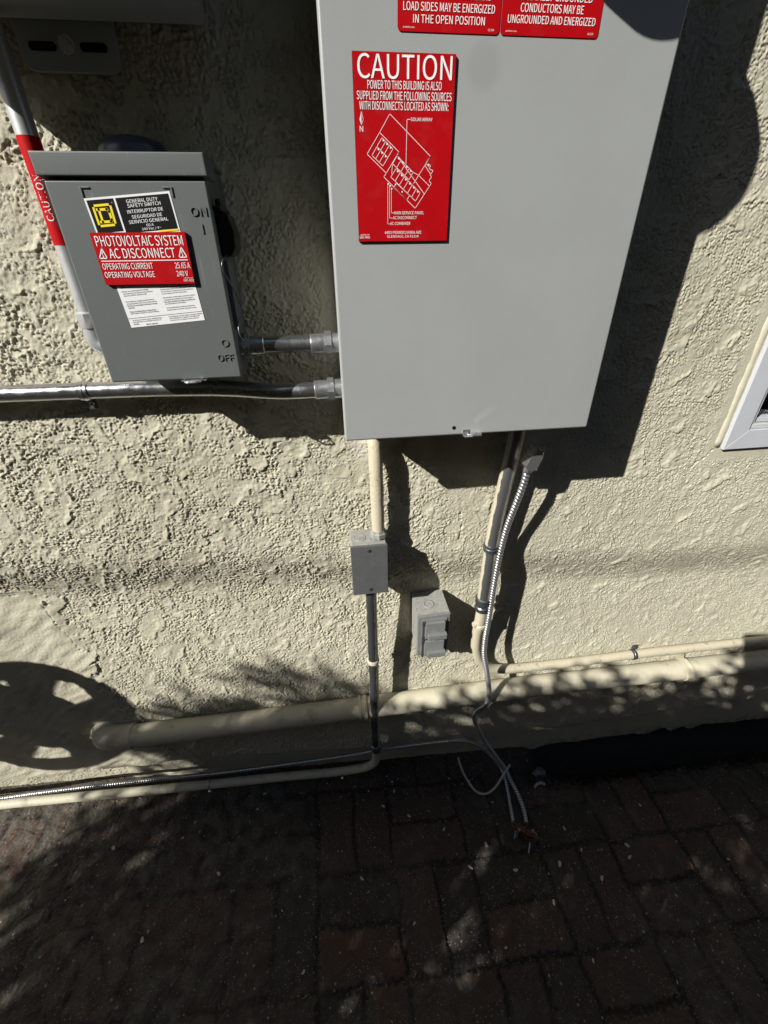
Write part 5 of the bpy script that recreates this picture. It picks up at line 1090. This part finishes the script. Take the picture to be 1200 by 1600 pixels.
ww = bmesh.new()
tube(ww, spline([P(.283, -.006, .012), P(.289, .018, -.004), P(.298, .050, -.008), P(.314, .079, -.012), P(.340, .088, -.012), P(.368, .080, .000), P(.395, .062, .022), P(.418, .046, .040)], .004), lambda i, s, th: .0031, 10)
tag(emit('loose_wire', ww, M['wire'], base=(.31, -.08, -.02), smooth=True), 'pale loose wire loop poking out at the wall foot beside the cables', 'wire')
ws = bmesh.new()
zz = gz(.5, 0)+.012
tube(ws, spline([Vector((.483, -.086, zz)), Vector((.493, -.080, zz+.003)), Vector((.506, -.078, zz+.003)), Vector((.516, -.082, zz))], .003), .0036, 10)
tag(emit('wire_scrap', ws, M['scrap'], base=(.50, -.08, zz-.005), smooth=True), 'short pale bent scrap lying on the paving right of the loose wire', 'scrap')
wr = bmesh.new()
bmesh.ops.create_icosphere(wr, subdivisions=3, radius=1.0)
for v in wr.verts:
    n_ = v.co.normalized(); k = 1+.18*math.sin(n_.x*5+n_.z*3)+.12*math.sin(n_.y*9+1)
    v.co = Vector((n_.x*.020*k+.520, n_.y*.012*k-.045, n_.z*.010*k+gz(.52, 0)+.004))
tag(emit('stone', wr, M['dkgray'], base=(.52, -.045, gz(.52, 0)), smooth=True), 'grey mortar lump at the wall foot behind the short pale scrap', 'stone')

# fallen pale leaf bits, each its own small thing
def litter():
    spots = [(.665, -.243), (.655, -.268), (.30, -.205), (.355, -.262), (.560, -.300), (.245, -.245), (.470, -.262), (.60, -.40), (.355, -.44), (.05, -.09), (.115, -.12), (-.10, -.02), (-.28, -.07), (-.45, -.12), (-.60, -.13), (-.35, -.20), (.42, -.33), (.72, -.35), (.80, -.25), (.52, -.19), (.20, -.16), (-.20, -.28), (-.48, -.30), (.62, -.48), (.28, -.39), (-.02, -.24), (.09, -.33), (.905, -.30), (.76, -.16), (.35, -.11), (-.66, -.22), (-.15, -.38), (.46, -.43), (.54, -.24)]
    rng = random.Random(3); protos = []
    for k in range(4):
        bm = bmesh.new(); n = 10; L = .0050; W = (.0026, .0022, .0030, .0024)[k]
        top = []
        for i in range(n):
            a = 2*math.pi*i/n; r_ = 1+.12*math.sin(3*a+k)
            top.append(bm.verts.new((L*math.cos(a)*r_, W*math.sin(a)*r_, .0012+.0008*math.cos(2*a))))
        bot = [bm.verts.new((v.co.x, v.co.y, v.co.z-.0006)) for v in top]
        bm.faces.new(top); bm.faces.new(bot[::-1])
        for i in range(n): bm.faces.new((bot[i], bot[(i+1) % n], top[(i+1) % n], top[i]))
        me = bpy.data.meshes.new('leaf_bit'); bmesh.ops.recalc_face_normals(bm, faces=bm.faces); bm.to_mesh(me); bm.free(); me.materials.append(M['scrap']); protos.append(me)
    for i, (x, y) in enumerate(spots):
        o = bpy.data.objects.new('leaf_bit', protos[i % 4]); COL.objects.link(o)
        s_ = rng.uniform(.5, 1.15) if i > 6 else 1.3
        o.location = (x, y, gz(x, y)+.0085); o.rotation_euler = (rng.uniform(-.2, .2), rng.uniform(-.2, .2), rng.uniform(0, 6.3)); o.scale = (s_, s_, s_)
        tag(o, 'tiny pale dry leaf bit lying on the dark brick paving', 'leaf', 'pale leaf bits scattered on the paving')
litter()
def crumbs():
    rng = random.Random(11); protos = []
    for k in range(3):
        bm = bmesh.new(); bmesh.ops.create_icosphere(bm, subdivisions=2, radius=1.0)
        for v in bm.verts:
            q = v.co.copy(); f_ = 1+.22*math.sin(q.x*3.1+k*2)+.18*math.sin(q.y*4.3+k)+.15*math.sin(q.z*5+1.3*k)
            v.co = Vector((q.x*f_, q.y*f_*.8, q.z*f_*.6))
        me = bpy.data.meshes.new('mortar_crumb'); bm.to_mesh(me); bm.free(); me.materials.append(M['scrap'] if k else M['jbtop']); protos.append(me)
    for i in range(26):
        x = rng.uniform(-.75, .55); y = rng.uniform(-.06, .0)-(.0 if i % 3 else rng.uniform(.02, .25)); s_ = rng.uniform(.0014, .0040)
        o = bpy.data.objects.new('mortar_crumb', protos[i % 3]); COL.objects.link(o)
        o.location = (x, y, gz(x, y)+.0075); o.scale = (s_, s_, s_); o.rotation_euler = (0, 0, rng.uniform(0, 6.3))
        tag(o, 'small pale mortar crumb lying near the foot of the wall', 'crumb', 'mortar crumbs along the wall foot')
crumbs()

# ------------------------------------------------------------------ what throws the shade: fence, shrubs, hose reel and phone (beside and behind the camera)
fn = thing('board_fence', 'brown board fence along the far side of the passage behind the shrubs', 'fence', (0, -1.75, 0))
bm = bmesh.new(); x = -6.0; k = 0
while x < 5:
    box(bm, x, x+.138, 1.74+.004*(k % 2), 1.762+.004*(k % 2), .0, 1.62+.01*math.sin(k*1.7), .002, 1); x += .142; k += 1
emit('boards', bm, M['wood'], fn)
for x in np.arange(-5.8, 5, 2.4):
    bm = bmesh.new(); box(bm, x, x+.09, 1.765+.02, 1.855+.02, 0, 1.60, .003, 1); emit('post', bm, M['wood'], fn)

nb = thing('sky_blocking_wall', 'plain dull green wall added beyond the fence to block sky light', 'wall', (0, -3.2, 0))  # unseen wall added to block the sky and deepen the shade
bm = bmesh.new(); box(bm, -9, 8, 3.2, 3.4, -.3, 2.9, .01); emit('wall', bm, M['sky_blocker'], nb)
bm = bmesh.new(); box(bm, -9.2, 8.2, 3.0, 3.6, 2.902, 2.96, .01); emit('blocker_edge', bm, M['dkgray'], nb)
bm = bmesh.new(); box(bm, -2.5, .3, 3.22, 3.42, 2.962, 6.3, .01); emit('upper_sky_blocker', bm, M['sky_blocker'], nb)  # tall block added to cut sky light further, sized for the shade

# openings between the leaves (x, z at the middle of the row, radius) that let small flecks of sun through
SY = -1.35
GAPS = [(-1.372, 1.394, .030), (-1.36, 1.36, .022), (-1.303, 1.237, .020), (-1.274, 1.204, .016), (-1.195, 1.156, .012), (-2.345, 1.585, .03), (-2.40, 1.46, .035)]
def shrub(label, cx, cy, rx, ry, z0, z1, n, seed, lobes, sprays=()):
    rng = random.Random(seed)
    base = Vector((cx, cy, float(zg(cx))))
    t = thing('shrub', label, 'shrub', base, 'shrubs along the fence')
    bm = bmesh.new()
    for k in range(5):
        a = rng.uniform(0, 6.28); q = [Vector((cx+.03*math.cos(a), cy+.03*math.sin(a), base.z-.05))]
        tx_, ty_ = cx+rx*.7*math.cos(a), cy+ry*.6*math.sin(a)
        q.append(Vector((cx+.08*math.cos(a), cy+.08*math.sin(a), base.z+.45))); q.append(Vector(((cx+tx_)/2, (cy+ty_)/2, (base.z+z1)/2+.1))); q.append(Vector((tx_, ty_, z1-.25)))
        sp = spline(q, .05); L = len(sp)
        tube(bm, sp, lambda i, s, th: .016*(1-.75*i/L), 8)
    emit('stems', bm, M['bark'], t, smooth=True)
    bm = bmesh.new(); cnt = 0
    while cnt < n:
        lx, ly, lz, lr, lh = rng.choice(lobes)
        u = Vector((rng.gauss(0, 1), rng.gauss(0, 1), rng.gauss(0, 1))).normalized()*(rng.random()**.38)
        p = Vector((lx+u.x*lr, ly+u.y*min(lr, ry), lz+u.z*lh))
        tq = (SY-p.y)/SUN.y; gx, gzz = p.x+SUN.x*tq, p.z+SUN.z*tq
        if any(math.hypot(gx-a_, gzz-b_) < c_+.017 for a_, b_, c_ in GAPS): continue
        L = rng.uniform(.032, .058); W = L*rng.uniform(.38, .5)
        d1 = Vector((rng.gauss(0, 1), rng.gauss(0, 1), rng.gauss(-.3, .8))).normalized(); s_ = d1.cross(Vector((rng.gauss(0, 1), rng.gauss(0, 1), rng.gauss(0, 1)))).normalized(); up = d1.cross(s_)
        a, b, c, e = bm.verts.new(p), bm.verts.new(p+d1*L*.5+s_*W*.5+up*.004), bm.verts.new(p+d1*L), bm.verts.new(p+d1*L*.5-s_*W*.5+up*.004)
        m_ = bm.verts.new(p+d1*L*.5)
        bm.faces.new((a, b, m_)); bm.faces.new((b, c, m_)); bm.faces.new((c, e, m_)); bm.faces.new((e, a, m_)); cnt += 1
    for (ax, az), (bx_, bz) in sprays:                              # long feathery shoots
        dirv = Vector((bx_-ax, 0, bz-az)); ln_ = dirv.length; dirv.normalize(); nrm = Vector((-dirv.z, 0, dirv.x))
        tube(bm, [Vector((ax, cy, az)), Vector(((ax+bx_)/2, cy+.01, (az+bz)/2+.01)), Vector((bx_, cy, bz))], .003, 6)
        for k in range(38):
            t_ = .12+.88*k/38; p = Vector((ax, cy, az)).lerp(Vector((bx_, cy, bz)), t_); sd = 1 if k % 2 else -1
            d1 = (dirv*.8+nrm*sd*.6+Vector((0, rng.uniform(-.5, .5), 0))).normalized(); L = rng.uniform(.07, .12)*(1.15-t_*.5); s_ = d1.cross(Vector((0, 1, 0))).normalized()
            a, b, c, e = bm.verts.new(p), bm.verts.new(p+d1*L*.4+s_*L*.10), bm.verts.new(p+d1*L), bm.verts.new(p+d1*L*.4-s_*L*.10)
            m_ = bm.verts.new(p+d1*L*.5+Vector((0, -.004, 0)))
            bm.faces.new((a, b, m_)); bm.faces.new((b, c, m_)); bm.faces.new((c, e, m_)); bm.faces.new((e, a, m_))
    me = bpy.data.meshes.new('foliage'); bm.to_mesh(me); bm.free()
    link('foliage', me, M['leaf'], t)
shrub('leafy green shrub nearest the hose reel end of the fence', -2.22, SY, .42, .26, .3, 1.98, 9000, 1,
      [(-2.16, SY, 1.24, .38, .38), (-2.16, SY, 1.60, .32, .30), (-2.00, SY, 1.45, .40, .42), (-2.12, SY, .85, .38, .35), (-2.24, SY, 1.78, .20, .15), (-2.02, SY, 1.74, .26, .16)],
      [((-2.06, 1.86), (-2.47, 2.06)), ((-2.02, 1.90), (-2.30, 2.15)), ((-1.92, 1.88), (-2.10, 2.12)), ((-2.15, 1.85), (-2.52, 1.98)), ((-2.1, 1.84), (-2.42, 2.10)), ((-1.98, 1.88), (-2.20, 2.15)), ((-1.85, 1.86), (-2.00, 2.06))])
shrub('leafy green shrub in the middle of the fence row', -1.55, SY, .45, .26, .3, 1.95, 9000, 2,
      [(-1.62, SY, 1.35, .42, .42), (-1.40, SY, 1.5, .40, .38), (-1.75, SY, 1.62, .30, .22), (-1.30, SY, 1.66, .32, .20), (-1.55, SY, .9, .45, .4)])
shrub('leafy green shrub at the near end of the fence row', -.85, SY, .45, .26, .3, 1.9, 8000, 3,
      [(-.95, SY, 1.35, .42, .42), (-.70, SY, 1.4, .40, .38), (-1.05, SY, 1.63, .30, .22), (-.60, SY, 1.62, .32, .22), (-.85, SY, .9, .45, .4)])

hr = thing('hose_reel', 'wall mounted hose reel with a five-window side disc, left of the boxes', 'hose reel', (-1.199, 0, .60))
def reel():
    c = (-1.199, .79)
    def disc(name, d0, d1):
        bm = bmesh.new(); n = 5; seg = 60
        # hub plate, rim and spokes with five windows between them
        def band(r0, r1, a0, a1, k):
            pa = [(c[0]+r0*math.cos(a0+(a1-a0)*i/k), c[1]+r0*math.sin(a0+(a1-a0)*i/k)) for i in range(k+1)]
            pb = [(c[0]+r1*math.cos(a0+(a1-a0)*i/k), c[1]+r1*math.sin(a0+(a1-a0)*i/k)) for i in range(k+1)]
            for i in range(k): prism(bm, [pa[i], pb[i], pb[i+1], pa[i+1]], d0, d1)
        band(.02, .098, 0, 2*math.pi, seg); band(.152, .192, 0, 2*math.pi, seg)
        for q in range(n):
            a = math.radians(41+72*q); band(.098, .152, a+math.radians(20), a+math.radians(52), 8)
        bmesh.ops.remove_doubles(bm, verts=bm.verts, dist=1e-5)
        emit(name, bm, M['reel'], hr)
    disc('side_disc', .310, .322); disc('side_disc', .075, .087)
    bm = bmesh.new(); lathe(bm, P(c[0], .02, c[1]), (0, -1, 0), [(0, .05), (.05, .05), (.052, .062), (.29, .062), (.305, .03)], 32); emit('drum', bm, M['reel'], hr, smooth=True, angle=35)
    bm = bmesh.new(); pts = [P(c[0]+.080*math.cos(a), .10+.19*a/(2*math.pi*11), c[1]+.080*math.sin(a)) for a in np.arange(0, 2*math.pi*11, .22)]
    tube(bm, pts, .0085, 10); emit('hose', bm, M['hose'], hr, smooth=True)
    bm = bmesh.new(); box(bm, c[0]-.06, c[0]+.06, -.01, .021, c[1]-.09, c[1]+.09, .004); emit('wall_bracket', bm, M['reel'], hr)
reel()

# phone on an added slim stand just behind the lens: its corner throws the sharp shade at the far right
ph_o = CAM+R*.012-U*.0152-F*.012
bm = bmesh.new(); W_, H_, T_ = .078, .158, .009
cs = [ph_o, ph_o+R*W_, ph_o+R*W_-U*H_, ph_o-U*H_]
a = [bm.verts.new(p) for p in cs]; b = [bm.verts.new(p-F*T_) for p in cs]
bm.faces.new(a); bm.faces.new(b[::-1])
for i in range(4): bm.faces.new((a[i], a[(i+1) % 4], b[(i+1) % 4], b[i]))
es = [e for e in bm.edges if (e.verts[0] in a) != (e.verts[1] in a)]
bmesh.ops.bevel(bm, geom=es, offset=.009, segments=4, profile=.5, affect='EDGES')
tag(emit('smartphone', bm, M['screen'], base=tuple(ph_o)), 'black smartphone on an added slim stand facing the wall', 'phone')
st_ = thing('added_phone_stand', 'added slim black floor stand under the shade-casting smartphone', 'stand', (.06, -.80, 0))  # made-up stand, only there to carry the shade-casting phone
top = ph_o+R*W_*.5-U*H_*.9-F*(T_+.004)
bm = bmesh.new(); tube(bm, [Vector((top.x, top.y-.02, float(zg(.06))+.01)), Vector((top.x, top.y-.02, top.z-.02)), Vector((top.x, top.y, top.z))], .009, 14); emit('added_stand_pole', bm, M['screen'], st_, smooth=True, angle=40)
bm = bmesh.new(); lathe(bm, Vector((top.x, top.y-.02, float(zg(.06)))), (0, 0, 1), [(0, .12), (.012, .12), (.018, .10), (.024, .012)], 40); emit('added_stand_foot_plate', bm, M['screen'], st_, smooth=True, angle=40)
